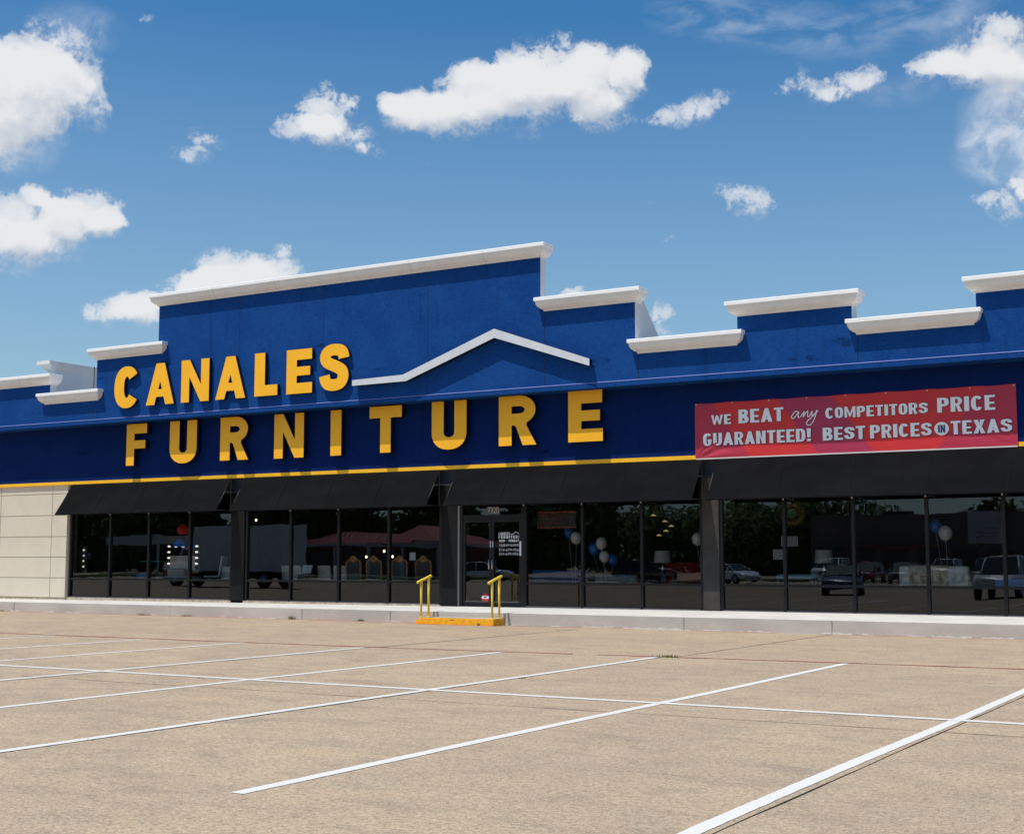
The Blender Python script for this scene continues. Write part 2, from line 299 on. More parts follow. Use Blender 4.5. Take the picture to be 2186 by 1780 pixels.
# ---------------------------------------------------------------- mesh helpers
class B:
    def __init__(s): s.v = []; s.f = []; s.m = []; s.cur = 0; s.sm = []
    def mi(s, i): s.cur = i; return s
    def face(s, idx, smooth=False): s.f.append(tuple(idx)); s.m.append(s.cur); s.sm.append(smooth)
    def quad(s, *p, smooth=False):
        n = len(s.v); s.v += [tuple(q) for q in p]; s.face(range(n, n + len(p)), smooth)
    def box(s, x0, x1, y0, y1, z0, z1):
        n = len(s.v); s.v += [(x, y, z) for z in (z0, z1) for y in (y0, y1) for x in (x0, x1)]
        for q in ((0, 2, 3, 1), (4, 5, 7, 6), (0, 1, 5, 4), (2, 6, 7, 3), (0, 4, 6, 2), (1, 3, 7, 5)): s.face([n + i for i in q])
        return s
    def rings(s, rings, close=True, cap=True, smooth=True):
        n = len(s.v); k = len(rings[0])
        for r in rings: s.v += [tuple(p) for p in r]
        for i in range(len(rings) - 1):
            for j in range(k if close else k - 1):
                a = n + i * k + j; b_ = n + i * k + (j + 1) % k
                s.face((a, b_, b_ + k, a + k), smooth)
        if cap:
            s.face([n + j for j in range(k)][::-1]); s.face([n + (len(rings) - 1) * k + j for j in range(k)])
        return s
    def tube(s, pts, r, seg=10, cap=True):
        pts = [Vector(p) for p in pts]; rr = r if isinstance(r, (list, tuple)) else [r] * len(pts); rings = []
        up = None
        for i, p in enumerate(pts):
            d = (pts[min(i + 1, len(pts) - 1)] - pts[max(i - 1, 0)]).normalized()
            if up is None: up = Vector((0, 0, 1)) if abs(d.z) < .9 else Vector((1, 0, 0))
            a = d.cross(up).normalized(); b_ = a.cross(d).normalized(); up = b_
            rings.append([p + (a * math.cos(t) + b_ * math.sin(t)) * rr[i] for t in [2 * math.pi * j / seg for j in range(seg)]])
        return s.rings(rings, cap=cap)
    def lathe(s, prof, cx=0, cy=0, seg=20, cap=True):
        return s.rings([[(cx + r * math.cos(2 * math.pi * j / seg), cy + r * math.sin(2 * math.pi * j / seg), z) for j in range(seg)] for r, z in prof], cap=cap)
    def sphere(s, c, rx, ry, rz, seg=16, rg=10):
        prof = []
        for i in range(1, rg):
            a = -math.pi / 2 + math.pi * i / rg
            prof.append([(c[0] + rx * math.cos(a) * math.cos(2 * math.pi * j / seg), c[1] + ry * math.cos(a) * math.sin(2 * math.pi * j / seg), c[2] + rz * math.sin(a)) for j in range(seg)])
        return s.rings(prof)
    def prism(s, poly, axis, a, b):
        f = {'x': lambda p, q: (q, p[0], p[1]), 'y': lambda p, q: (p[0], q, p[1]), 'z': lambda p, q: (p[0], p[1], q)}[axis]
        return s.rings([[f(p, a) for p in poly], [f(p, b) for p in poly]], smooth=False)
    def build(s, name, mats, parent=None, world=True, bevel=0, loc=None):
        me = bpy.data.meshes.new(name)
        off = Vector((0, 0, 0))
        if parent is not None and world:
            p = parent
            while p is not None: off += Vector(p.location); p = p.parent
        if loc is not None: off = off + Vector(loc)
        me.from_pydata([tuple(Vector(v) - off) for v in s.v], [], s.f)
        mats = mats if isinstance(mats, (list, tuple)) else [mats]
        for m in mats: me.materials.append(m)
        for i, p in enumerate(me.polygons): p.material_index = min(s.m[i], len(mats) - 1); p.use_smooth = s.sm[i]
        bm = bmesh.new(); bm.from_mesh(me); bmesh.ops.recalc_face_normals(bm, faces=bm.faces)
        bm.to_mesh(me); bm.free()
        o = bpy.data.objects.new(name, me); COL.objects.link(o)
        if parent is not None: o.parent = parent
        if loc is not None: o.location = loc
        if bevel:
            md = o.modifiers.new('bevel', 'BEVEL'); md.width = bevel; md.segments = 2; md.limit_method = 'ANGLE'; md.angle_limit = R(40)
        return o
def tag(o, label=None, cat=None, group=None, kind=None):
    if label: o['label'] = label
    if cat: o['category'] = cat
    if group: o['group'] = group
    if kind: o['kind'] = kind
    return o
def thing(name, label, cat, loc=(0, 0, 0), rz=0, group=None):
    o = bpy.data.objects.new(name, None); COL.objects.link(o); o.location = loc; o.rotation_euler = (0, 0, rz)
    o.empty_display_size = .2
    return tag(o, label, cat, group)
def kids(o): return [c for c in bpy.data.objects if c.parent == o]
def copy_tree(o, loc, rz=None, label=None, group=None, parent=None):
    c = o.copy(); COL.objects.link(c); c.parent = parent
    if parent is None:
        c.location = loc
        if rz is not None: c.rotation_euler = (0, 0, rz)
        if label: c['label'] = label
        if group: c['group'] = group
    for ch in kids(o): copy_tree(ch, None, parent=c)
    return c
def struct(o): o['kind'] = 'structure'; return o

# curve outlines -> clean filled meshes (x right, z up, front towards -Y)
def mesh_from_curve(cu):
    o = bpy.data.objects.new('outline', cu); COL.objects.link(o)
    bpy.context.view_layer.update()
    me = bpy.data.meshes.new_from_object(o.evaluated_get(bpy.context.evaluated_depsgraph_get()))
    bpy.data.objects.remove(o); bpy.data.curves.remove(cu)
    return me
def outline_mesh(loops, depth):
    cu = bpy.data.curves.new('c', 'CURVE'); cu.dimensions = '2D'; cu.fill_mode = 'BOTH'; cu.extrude = depth / 2
    for lp in loops:
        sp_ = cu.splines.new('POLY'); sp_.points.add(len(lp) - 1)
        for p, q in zip(sp_.points, lp): p.co = (q[0], q[1], 0, 1)
        sp_.use_cyclic_u = True
    return mesh_from_curve(cu)
def place_flat(me, name, material, x0, z0, yfront, parent=None, sx=1., sz=1., cx=0., cz=0.):
    zmax = max(v.co.z for v in me.vertices)
    off = Vector((0, 0, 0)); p = parent
    while p is not None: off += Vector(p.location); p = p.parent
    for v in me.vertices:
        x, y, z = v.co
        v.co = (x0 + (x - cx) * sx - off.x, yfront + (zmax - z) - off.y, z0 + (y - cz) * sz - off.z)
    me.materials.clear(); me.materials.append(material); me.update()
    bm = bmesh.new(); bm.from_mesh(me); bmesh.ops.remove_doubles(bm, verts=bm.verts, dist=1e-5); bmesh.ops.recalc_face_normals(bm, faces=bm.faces)
    for f in bm.faces: f.smooth = False
    bm.to_mesh(me); bm.free()
    me.name = name
    o = bpy.data.objects.new(name, me); COL.objects.link(o)
    if parent is not None: o.parent = parent
    return o
def text_flat(txt, name, material, x0, x1, z0, z1, yfront, parent=None, depth=.004, bold=.03, spacing=1.0, fit=True):
    cu = bpy.data.curves.new('t', 'FONT'); cu.body = txt; cu.size = 1; cu.extrude = depth / 2; cu.offset = bold; cu.space_character = spacing; cu.resolution_u = 6
    me = mesh_from_curve(cu)
    xs = [v.co.x for v in me.vertices]; ys = [v.co.y for v in me.vertices]
    sx = (x1 - x0) / (max(xs) - min(xs)); sz = (z1 - z0) / (max(ys) - min(ys))
    return place_flat(me, name, material, x0, z0, yfront, parent, sx, sz, min(xs), min(ys))
def arc(cx, cy, rx, ry, a0, a1, n=14, ex=2.):
    out = []
    for i in range(n + 1):
        a = R(a0 + (a1 - a0) * i / n); c, s_ = math.cos(a), math.sin(a)
        out.append((cx + rx * math.copysign(abs(c) ** (2 / ex), c), cy + ry * math.copysign(abs(s_) ** (2 / ex), s_)))
    return out
def letter(ch, w, h, sv, sh):
    if ch == 'I': return [[(0, 0), (0, h), (w, h), (w, 0)]]
    if ch == 'L': return [[(0, 0), (0, h), (sv, h), (sv, sh), (w, sh), (w, 0)]]
    if ch == 'T': a = (w - sv) / 2; return [[(a, 0), (a, h - sh), (0, h - sh), (0, h), (w, h), (w, h - sh), (w - a, h - sh), (w - a, 0)]]
    if ch in 'EF':
        m0 = h * .405; m1 = m0 + sh * .84; wm = w * .92
        p = [(0, 0), (0, h), (w * .985, h), (w * .985, h - sh), (sv, h - sh), (sv, m1), (wm, m1), (wm, m0), (sv, m0)]
        return [p + ([(sv, sh), (w, sh), (w, 0)] if ch == 'E' else [(sv, 0)])]
    if ch == 'N': return [[(0, 0), (0, h), (sv * 1.02, h), (w - sv, h * .40), (w - sv, h), (w, h), (w, 0), (w - sv * 1.02, 0), (sv, h * .60), (sv, 0)]]
    if ch == 'A':
        a = w * .30; f = sv * 1.0; k = (w / 2 - a / 2) / h; yb = h * .19; y2 = yb + sh * .72; yt = (w / 2 - f) / k
        return [[(0, 0), (w / 2 - a / 2, h), (w / 2 + a / 2, h), (w, 0), (w - f, 0), (w - f - k * yb, yb), (f + k * yb, yb), (f, 0)],
                [(f + k * y2, y2), (w - f - k * y2, y2), (w / 2, min(yt, h * .86))]]
    if ch == 'U':
        r = h * .36
        return [[(0, h), (sv, h)] + arc(w / 2, r, w / 2 - sv, r - sh * .92, 180, 360, 18, 2.2) + [(w - sv, h), (w, h)] + arc(w / 2, r, w / 2, r, 360, 180, 24, 2.2)]
    if ch == 'C':
        o = arc(w / 2, h / 2, w / 2, h / 2, 36, 324, 44, 2.25); i = arc(w / 2 + .01, h / 2, w / 2 - sv, h / 2 - sh, 318, 42, 36, 2.25)
        return [o + i]
    if ch == 'R':
        bx = w * .56; by = h * .715; ry = h - by
        o = [(0, 0), (0, h), (bx, h)] + arc(bx, by, w * .42, ry, 90, -62, 14) + [(w * .735, h * .40), (w * 1.0, 0), (w * .64, 0), (w * .47, h * .36), (w * .42, h * .405), (sv, h * .405), (sv, 0)]
        hx = bx - .02
        return [o, [(sv, h - sh * .85), (hx, h - sh * .85)] + arc(hx, by, w * .42 - sv * .78, ry - sh * .85, 90, -90, 10) + [(sv, by - ry + sh * .85)]]
    if ch == 'W':
        m = w * .5; t = sv * .78
        return [[(0, h), (t, h), (w * .27, h * .36), (m - t * .46, h * .94), (m + t * .46, h * .94), (w * .73, h * .36), (w - t, h), (w, h), (w * .80, 0), (w * .655, 0), (m, h * .52), (w * .345, 0), (w * .20, 0)]]
    if ch == 'M':
        t = sv * .82
        return [[(0, 0), (0, h), (t * 1.05, h), (w / 2, h * .38), (w - t * 1.05, h), (w, h), (w, 0), (w - t, 0), (w - t, h * .60), (w / 2 + t * .22, h * .06), (w / 2 - t * .22, h * .06), (t, h * .60), (t, 0)]]
    if ch == 'X':
        t = sv * 1.08; c = w * .5
        return [[(0, 0), (c - t * .55, h * .5), (w * .03, h), (t + w * .03, h), (c, h * .68), (w * .97 - t, h), (w * .97, h), (c + t * .55, h * .5), (w, 0), (w - t, 0), (c, h * .32), (t, 0)]]
    if ch == 'Y':
        a = (w - sv) / 2
        return [[(a, 0), (a, h * .40), (0, h), (sv * 1.02, h), (w / 2, h * .60), (w - sv * 1.02, h), (w, h), (w - a, h * .40), (w - a, 0)]]
    if ch == 'O': return [arc(w / 2, h / 2, w / 2, h / 2, 0, 352, 44, 2.7), arc(w / 2, h / 2, w / 2 - sv, h / 2 - sh, 0, 350, 36, 2.7)]
    if ch == 'D':
        return [[(0, 0), (0, h), (w * .45, h)] + arc(w * .45, h / 2, w * .55, h / 2, 88, -88, 24, 2.7) + [(w * .45, 0)],
                [(sv, sh), (w * .45, sh)] + arc(w * .45, h / 2, w * .55 - sv, h / 2 - sh, -88, 88, 20, 2.7) + [(w * .45, h - sh), (sv, h - sh)]]
    if ch == 'P':
        bx = w * .52; by = h * .70; ry = h - by
        return [[(0, 0), (0, h), (bx, h)] + arc(bx, by, w - bx, ry, 89, -89, 14, 2.3) + [(bx, h - 2 * ry), (sv, h - 2 * ry), (sv, 0)],
                [(sv, h - sh), (bx, h - sh)] + arc(bx, by, w - bx - sv, ry - sh, 89, -89, 10, 2.3) + [(bx, h - 2 * ry + sh), (sv, h - 2 * ry + sh)]]
    if ch == 'B':
        bx = w * .52; y1 = h * .74; r1 = h * .26; y2 = h * .265; r2 = h * .265
        return [[(0, 0), (0, h), (bx, h)] + arc(bx, y1, w * .94 - bx, r1, 89, -60, 12, 2.3) + arc(bx, y2, w - bx, r2, 62, -89, 12, 2.3) + [(bx, 0)],
                [(sv, h - sh), (bx, h - sh)] + arc(bx, y1, w * .94 - bx - sv, r1 - sh, 89, -89, 9, 2.3) + [(sv, y1 - r1 + sh)],
                [(sv, 2 * r2 - sh), (bx, 2 * r2 - sh)] + arc(bx, y2, w - bx - sv, r2 - sh, 89, -89, 9, 2.3) + [(sv, sh)]]
    if ch == 'G':
        o = arc(w / 2, h / 2, w / 2, h / 2, 34, 326, 44, 2.7); i = arc(w / 2, h / 2, w / 2 - sv, h / 2 - sh, 318, 40, 36, 2.7)
        return [o + [(w * .985, h * .52), (w * .52, h * .52), (w * .52, h * .36), (w - sv, h * .36)] + i]
    if ch == '!': return [[(w * .12, h * .30), (0, h), (w, h), (w * .88, h * .30)], [(w * .05, 0), (w * .05, h * .2), (w * .95, h * .2), (w * .95, 0)]]
    if ch == '-': return [[(0, h * .38), (0, h * .55), (w, h * .55), (w, h * .38)]]
    if ch == 'S':
        sp_ = [(.835, .685), (.81, .775), (.72, .85), (.5, .878), (.30, .85), (.20, .765), (.205, .675), (.285, .605), (.45, .55), (.63, .49), (.77, .42), (.815, .31), (.765, .195), (.66, .14), (.48, .122), (.29, .15), (.20, .235), (.17, .335)]
        P = [Vector((x * w, y * h)) for x, y in sp_]; q = []
        for i in range(len(P) - 1):
            p0, p1, p2, p3 = P[max(i - 1, 0)], P[i], P[i + 1], P[min(i + 2, len(P) - 1)]
            for s_ in range(4):
                u = s_ / 4; q.append(.5 * ((2 * p1) + (p2 - p0) * u + (2 * p0 - 5 * p1 + 4 * p2 - p3) * u * u + (3 * p1 - p0 - 3 * p2 + p3) * u ** 3))
        q.append(P[-1]); Lf, Rt = [], []
        for i, p in enumerate(q):
            d = (q[min(i + 1, len(q) - 1)] - q[max(i - 1, 0)]).normalized(); n = Vector((-d.y, d.x))
            t = Vector((n.x * sv * .5, n.y * sh * .5)); Lf.append(tuple(p + t)); Rt.append(tuple(p - t))
        return [Lf + Rt[::-1]]

WID = dict(I=.21, M=.66, W=.74, N=.52, E=.44, F=.42, L=.42, T=.46, A=.56, X=.54, Y=.52); WID['!'] = .22; WID[' '] = .26; WID['-'] = .3
def block_text(tx, name, material, x0, x1, z0, z1, yfront, parent, depth=.002, gap=.075, sv=.195, sh=.16):
    h = 1.0; tot = 0; items = []
    for ch in tx:
        w = WID.get(ch, .5); items.append((ch, tot, w)); tot += w + gap
    tot -= gap; loops = []
    for ch, xo, w in items:
        if ch == ' ': continue
        for lp in letter(ch, w, h, sv, sh): loops.append([(x + xo, y) for x, y in lp])
    me = outline_mesh(loops, depth)
    return place_flat(me, name, material, x0, z0, yfront, parent, (x1 - x0) / tot, z1 - z0)
# ================================================================ SETTING
b = B(); b.quad((-900, -900, 0), (900, -900, 0), (900, 900, 0), (-900, 900, 0))
struct(b.build('ground', M_LOT))
M_GRASS = mat('grass', (.06, .09, .02), .95, .1, var=.3, vscale=3)
M_ASPH = mat('asphalt', (.055, .055, .057), .9, .2, var=.2, vscale=3)
b = B(); b.box(-200, -34, -37.5, -34, -.2, .12); struct(b.build('grass_verge', M_GRASS))
b = B(); b.quad((-300, -52, .004), (200, -52, .004), (200, -43.5, .004), (-300, -43.5, .004)); struct(b.build('road', M_ASPH))
# sidewalk with kerb face, lower at the left end
b = B(); YK = 30.0; YW = 31.99
xs = [-60 + 2.5 * i for i in range(29)]
def sz(x): return .315 + .075 * max(0, min(1, (x + 41) / 28))
for xa, xb in zip(xs[:-1], xs[1:]):
    b.mi(1); b.quad((xa, YK, .30), (xb, YK, .30), (xb, YW, sz(xb)), (xa, YW, sz(xa))); b.mi(0)
    b.quad((xa, YK - .012, -.05), (xb, YK - .012, -.05), (xb, YK, .30), (xa, YK, .30))
b.box(-60, 10, YW + .001, 32.3, .0, .31)
sw = struct(b.build('sidewalk', [M_KERB, mat('bright_concrete_top', (.58, .55, .51), .85, .2, var=.07, vscale=1.2, bump=.2)]))
# kerb joints
b = B()
for x in (-36.4, -24.6, -21.6, -13.15, -9.6, -3.2):
    b.box(x - .007, x + .007, YK - .0155, YK - .010, .0, .298)
struct(b.build('kerb_joints', mat('kerb_joint', (.27, .25, .23), .9)))
# pale scrapes along the foot of the kerb
rnd = random.Random(31); b = B(); x = -40.0
while x < 0:
    L_ = rnd.uniform(.15, .9)
    if rnd.random() < (.75 if x > -16 else .35):
        n = max(2, int(L_ / .08)); hs = [rnd.uniform(.008, .045) for _ in range(n + 1)]
        for k in range(n): b.quad((x + L_ * k / n, YK - .0145, -.01), (x + L_ * (k + 1) / n, YK - .0145, -.01), (x + L_ * (k + 1) / n, YK - .0145, hs[k + 1]), (x + L_ * k / n, YK - .0145, hs[k]))
    x += L_ + rnd.uniform(0, .5)
struct(b.build('kerb_scrapes', mat('scraped_paint', (.66, .62, .58), .8)))
# red paint trace along the foot of the kerb
def wobbly_strip(name, mt, pts, w, z=.004, jit=.0, step=.35, seed=1, gaps=()):
    rnd = random.Random(seed); b = B(); P = []
    for (xa, ya), (xb, yb) in zip(pts[:-1], pts[1:]):
        L = math.hypot(xb - xa, yb - ya); n = max(1, int(L / step)); d = Vector(((xb - xa) / L, (yb - ya) / L)); nn = Vector((-d.y, d.x))
        for i in range(n + (1 if (xb, yb) == pts[-1] else 0)):
            c = Vector((xa, ya)) + d * (L * i / n); o = rnd.uniform(-jit, jit); ww = w * (1 + rnd.uniform(-.5, .5) * (jit > 0))
            P.append((c + nn * (o + ww / 2), c + nn * (o - ww / 2), c))
    for p, q in zip(P[:-1], P[1:]):
        if any(g0 < p[2].x < g1_ for g0, g1_ in gaps): continue
        b.quad((p[0].x, p[0].y, z), (q[0].x, q[0].y, z), (q[1].x, q[1].y, z), (p[1].x, p[1].y, z))
    return struct(b.build(name, mt))
wobbly_strip('red_kerb_line', M_REDK, [(-60, 29.86), (-20.6, 29.9)], .09, jit=.02, seed=3)
wobbly_strip('red_kerb_line', M_REDK, [(-20.6, 29.38), (-17.6, 29.40), (-17.2, 29.86)], .07, jit=.015, seed=5)
wobbly_strip('red_kerb_line', M_REDK, [(-17.2, 29.88), (6, 29.9)], .085, jit=.022, seed=4, gaps=((-14.5, -13.3), (-11.2, -9.9), (-7.2, -6.7)))
wobbly_strip('red_fire_lane_line', M_RED, [(-60, 20.75), (-23.9, 20.93), (-15, 21.12), (-11.46, 21.36)], .085, z=.0045, jit=.012, seed=9)
wobbly_strip('red_fire_lane_line', M_RED, [(-11.0, 21.42), (-6.7, 21.70), (4, 22.3)], .085, z=.0045, jit=.012, seed=10)
# parking stall lines
LX = [(-32.6, 20.7), (-29.75, 20.75), (-26.9, 20.80), (-23.97, 20.86), (-21.2, 20.72), (-18.67, 20.98), (-15.68, 20.95), (-12.80, 21.15), (-9.87, 21.36), (-6.69, 21.62), (-3.39, 21.85), (-.1, 22.0)]
for i, (x, y1) in enumerate(LX):
    w = .125; b = B(); n = 150; rnd = random.Random(i + 50); e = []
    for k in range(n + 1):
        y = 7.46 + (y1 - 7.46) * k / n; dr_ = .012 * math.sin(y * .7 + i)
        e.append((x - w / 2 + dr_ + rnd.uniform(-.004, .004), x + w / 2 + dr_ + rnd.uniform(-.004, .004), y))
    for (a0, a1, ya), (c0, c1, yb) in zip(e[:-1], e[1:]): b.quad((a0, ya, .004), (a1, ya, .004), (c1, yb, .004), (c0, yb, .004))
    struct(b.build('stall_line', M_LINE))
b = B(); b.quad((-45, 14.38, .0055), (6, 14.51, .0055), (6, 14.655, .0055), (-45, 14.51, .0055)); struct(b.build('stall_line', M_LINE))
# pavement joints and cracks
def crack(pts, w=.022, seed=1, jit=.005): return wobbly_strip('pavement_joint', M_JOINT, pts, w, z=.0025, jit=jit, step=.5, seed=seed)
crack([(-3.262, 2), (-3.27, 22)], .015, 21)
crack([(-9.79, 2), (-9.785, 21.4)], .016, 22); crack([(-9.62, 21.4), (-9.55, 29.9)], .03, 23)
crack([(-15.5, 21.1), (-15.45, 29.0)], .03, 24); crack([(-15.55, 8), (-15.5, 20.9)], .014, 29)
crack([(-16, 13.35), (-9.7, 13.42), (-3.1, 13.5), (4, 13.55)], .014, 25, .014)
crack([(-18, 25.6), (-9.6, 25.9), (-3, 26)], .012, 26, .02)

# ================================================================ STORE
st = thing('furniture_store', 'long low furniture store with blue stucco front and stepped white cornices', 'building', (-20, 32, 0))
YU, YB, YP, YG = 31.15, 31.77, 31.90, 32.0
ST = [(-54, -42, 7.15), (-42, -36.42, 7.79), (-36.42, -34.24, 7.135), (-34.24, -31.515, 8.45), (-31.515, -17.645, 9.97), (-17.645, -14.89, 8.50), (-14.89, -12.145, 7.165), (-12.145, -9.318, 7.87), (-9.318, -6.514, 7.175), (-6.514, -3.69, 7.885), (-3.69, -.9, 7.18), (-.9, 8, 7.9)]
b = B()
for x0, x1, t in ST:
    z1 = t - .03
    b.mi(0); b.quad((x0, YU, 6.03), (x1, YU, 6.03), (x1, YU, z1), (x0, YU, z1))
    b.mi(1); b.quad((x0, YU + .28, 6.03), (x1, YU + .28, 6.03), (x1, YU + .28, z1), (x0, YU + .28, z1)); b.quad((x0, YU, z1), (x1, YU, z1), (x1, YU + .28, z1), (x0, YU + .28, z1))
for (a0, a1, ta), (c0, c1, tc_) in zip(ST[:-1], ST[1:]):
    lo, hi = sorted((ta, tc_)); b.mi(1); b.quad((a1, YU, lo - .03), (a1, YU + .28, lo - .03), (a1, YU + .28, hi - .03), (a1, YU, hi - .03))
b.mi(0); b.quad((-54, YU, 6.03), (8, YU, 6.03), (8, YB + .6, 6.03), (-54, YB + .6, 6.03))
b.mi(2)
for x, z1 in ((-34.37, 7.9), (-28.141, 9.6), (-24.91, 9.6), (-21.238, 9.6), (-17.52, 8.1), (-14.81, 6.8), (-9.2, 6.8)):
    b.box(x - .008, x + .008, YU - .002, YU + .02, 6.17, z1)
b.build('upper_fascia', [M_BLUE, M_WHITE2, M_RET], st)
b = B(); b.box(-54, 8, YU - .012, YU - .0005, 6.028, 6.150); b.mi(1); b.prism([(YU - .020, 6.150), (YU - .020, 6.158), (YU - .001, 6.172), (YU - .001, 6.150)], 'x', -54, 8)
b.build('fascia_ledge', [M_BLUE, M_FLASH], st)
b = B(); b.box(-54, 8, YB, YB + .4, 4.235, 6.029); b.build('lower_fascia', M_BLUE_SHADED, st)
b = B(); b.box(-54, 8, YB - .004, YB + .4, 4.135, 4.234); b.build('yellow_stripe', M_STRIPE, st)
# cornices
PROF = [(0, -.35), (.055, -.35), (.055, -.315), (.12, -.285), (.175, -.235), (.205, -.175), (.222, -.092), (.25, -.092), (.25, -.012), (.245, 0), (.0, .012)]
def cornice(x0, x1, t):
    b = B(); rings = []
    for o, z in PROF: rings.append([(x0 - o, YU - o, t + z), (x1 + o, YU - o, t + z), (x1 + o, YU + .28 + min(o, .03), t + z), (x0 - o, YU + .28 + min(o, .03), t + z)])
    b.rings(rings, cap=True, smooth=False)
    for i in range(len(PROF) - 1):
        if i >= 6:
            for j in range(4): b.m[i * 4 + j] = 1
    b.m[-1] = 1
    b.mi(2); xj = x0 + 2.44
    while xj < x1 - .6:
        b.prism([(YU - o - .002, t + z) for o, z in PROF[1:9]] + [(YU - .02, t - .02), (YU - .02, t - .34)], 'x', xj - .004, xj + .004); xj += 2.44 if x1 - x0 > 6 else 1.83
    return b.build('cornice', [M_WHITE, M_CAP, mat('cornice_joint', (.45, .43, .41), .9)], st)
for x0, x1, t in ((-54, -42.3, 7.15), (-41.99, -36.44, 7.79), (-36.58, -34.16, 7.135), (-34.21, -31.36, 8.45), (-31.50, -17.66, 9.97), (-17.47, -14.905, 8.50), (-14.76, -12.2, 7.165), (-12.13, -9.33, 7.87), (-9.16, -6.62, 7.175), (-6.50, -3.7, 7.885), (-3.5, -1.1, 7.18), (-.88, 7.9, 7.9)):
    cornice(x0, x1, t)
# raised side walls on the roof
b = B(); b.prism([(YU + .281, 8.32), (YU + .50, 8.28), (YU + 1.45, 7.44), (YU + 3.2, 6.035), (YU + .281, 6.035)], 'x', -15.19, -14.892); b.build('parapet_buttress', M_WHITE2, st)
b = B(); b.prism([(YU + .281, 7.6), (YU + .34, 7.5), (YU + .6, 6.9), (YU + 2, 6.035), (YU + .281, 6.035)], 'x', -9.6, -9.32); b.build('parapet_buttress', M_WHITE2, st)
b = B(); b.box(-37.32, -37.02, 31.80, 44, 6.035, 8.30); b.mi(0)
b.rings([[(-37.32 - o, 31.80 - o, 8.16 + z), (-37.02 + o * .3, 31.80 - o, 8.16 + z), (-37.02 + o * .3, 44, 8.16 + z), (-37.32 - o, 44, 8.16 + z)] for o, z in ((.002, -.14), (.10, -.06), (.22, .08), (.27, .08), (.27, .2), (.0, .22))], smooth=False)
b.build('firewall', M_WHITE2, st)
b = B(); b.box(-54, 8, YB + .41, 62, 5.7, 5.9); b.build('roof', M_ROOF, st)
# soffit, header, side and back walls, floor
b = B(); b.box(-54, 8, YB + .41, 33.0, 3.95, 5.69); b.build('upper_wall', mat('header_navy', (.004, .009, .024)), st)
b = B(); b.box(-36.1, 8, YP + .02, YB + .405, 3.74, 4.13); b.mi(1); b.box(-36.1, 8, YP + .01, YP + .06, 3.70, 3.735); b.build('window_header', [mat('header_navy', (.004, .009, .024), .7, .2), M_AWNF], st)
b = B(); b.box(-54, -53.7, 32.3, 62, 0, 5.69); b.box(7.7, 8, 32.2, 62, 0, 5.69); b.box(-53.69, 7.69, 61.7, 62, 0, 5.69); b.build('outer_wall', M_BEIGE, st)
b = B(); b.box(-53.6, 7.6, 46, 46.2, .3, 3.94); b.box(-37.0, -36.8, 32.3, 45.9, .3, 3.94); b.build('inner_wall', M_INT, st)
b = B(); b.box(-53.6, 7.6, 32.31, 45.99, .30, .36); b.build('shop_floor', M_INTF, st)
b = B(); b.box(-53.6, 7.6, 32.1, 46, 3.75, 3.9); b.build('ceiling', M_INT, st)
# beige panel wall at the left
b = B(); xw0, xw1 = -54, -36.19; YBG = 31.84
b.box(xw0, xw1, YBG, 32.3, .41, 4.134)
b.mi(1)
for z in (3.85, 3.13, 2.42, 1.74, 1.05): b.box(xw0, xw1 - .005, YBG - .002, YBG + .02, z - .009, z + .009)
for x in (-47.0, -39.5, -36.92): b.box(x - .009, x + .009, YBG - .0025, YBG + .02, .42, 4.13)
b.build('panel_wall', [M_BEIGE, M_SEAM], st)
M_FOUND = mat('foundation_concrete', (.46, .38, .29), .9, .15, var=.22, vscale=6, bump=.5, bscale=30)
b = B(); b.prism([(YBG + .02, .2), (YBG + .02, .408), (32.3, .408), (32.3, .2)], 'x', xw0, xw1); b.prism([(-36.18, .2), (-36.18, .413), (-21.3, .405), (-21.3, .2)], 'y', YG - .10, 32.3); b.build('foundation', M_FOUND, st)
# pillars
for x0, x1, mt in ((-28.97, -28.46, M_PILLAR), (-21.25, -20.72, M_PILLAR), (-13.45, -13.015, M_PILLAR2), (-2.75, -2.3, M_PILLAR2)):
    b = B(); b.box(x0, x1, YP, 32.25, .28, 3.70); b.build('pillar', mt, st, bevel=.006)
b = B(); b.box(-2.29, 8, YP, 32.25, .28, 3.70); b.build('end_wall', M_BEIGE, st)
# window bays: frame + one pane per light
def bay(mull, zb, right_open=True):
    b = B(); x0, x1 = mull[0], mull[-1]; w = .075; ya, yb = YG - .06, YG + .06
    for x in mull: b.box(x - w / 2, x + w / 2, ya, yb, zb, 3.74)
    for xa, xb in zip(mull[:-1], mull[1:]):
        for z0, z1 in ((zb, zb + .055), (.985, 1.05), (3.66, 3.74)): b.box(xa + w / 2 + .0005, xb - w / 2 - .0005, ya + .006, yb - .006, z0, z1)
    b.mi(1)
    for xa, xb in zip(mull[:-1], mull[1:]): b.box(xa + w / 2 + .001, xb - w / 2 - .001, ya - .012, ya + .005, zb + .001, zb + .030)
    fo = b.build('window', [M_FRAME, M_FRAME_EDGE], st)
    for xa, xb in zip(mull[:-1], mull[1:]):
        for z0, z1 in ((zb + .05, .99), (1.045, 3.67)):
            p = B(); p.quad((xa + .03, YG, z0), (xb - .03, YG, z0), (xb - .03, YG, z1), (xa + .03, YG, z1)); p.build('pane', M_GLASS if z0 > 1 else M_GLASSLOW, fo)
    return fo
bay([-36.10, -34.27, -32.53, -30.76, -29.02], .413)
bay([-28.40, -26.69, -24.89, -23.09, -21.31], .405)
bay([-18.585, -16.86, -15.146, -13.50], .385)
bay([-12.97, -11.35, -9.66, -7.95, -6.26, -4.55, -2.80], .385)
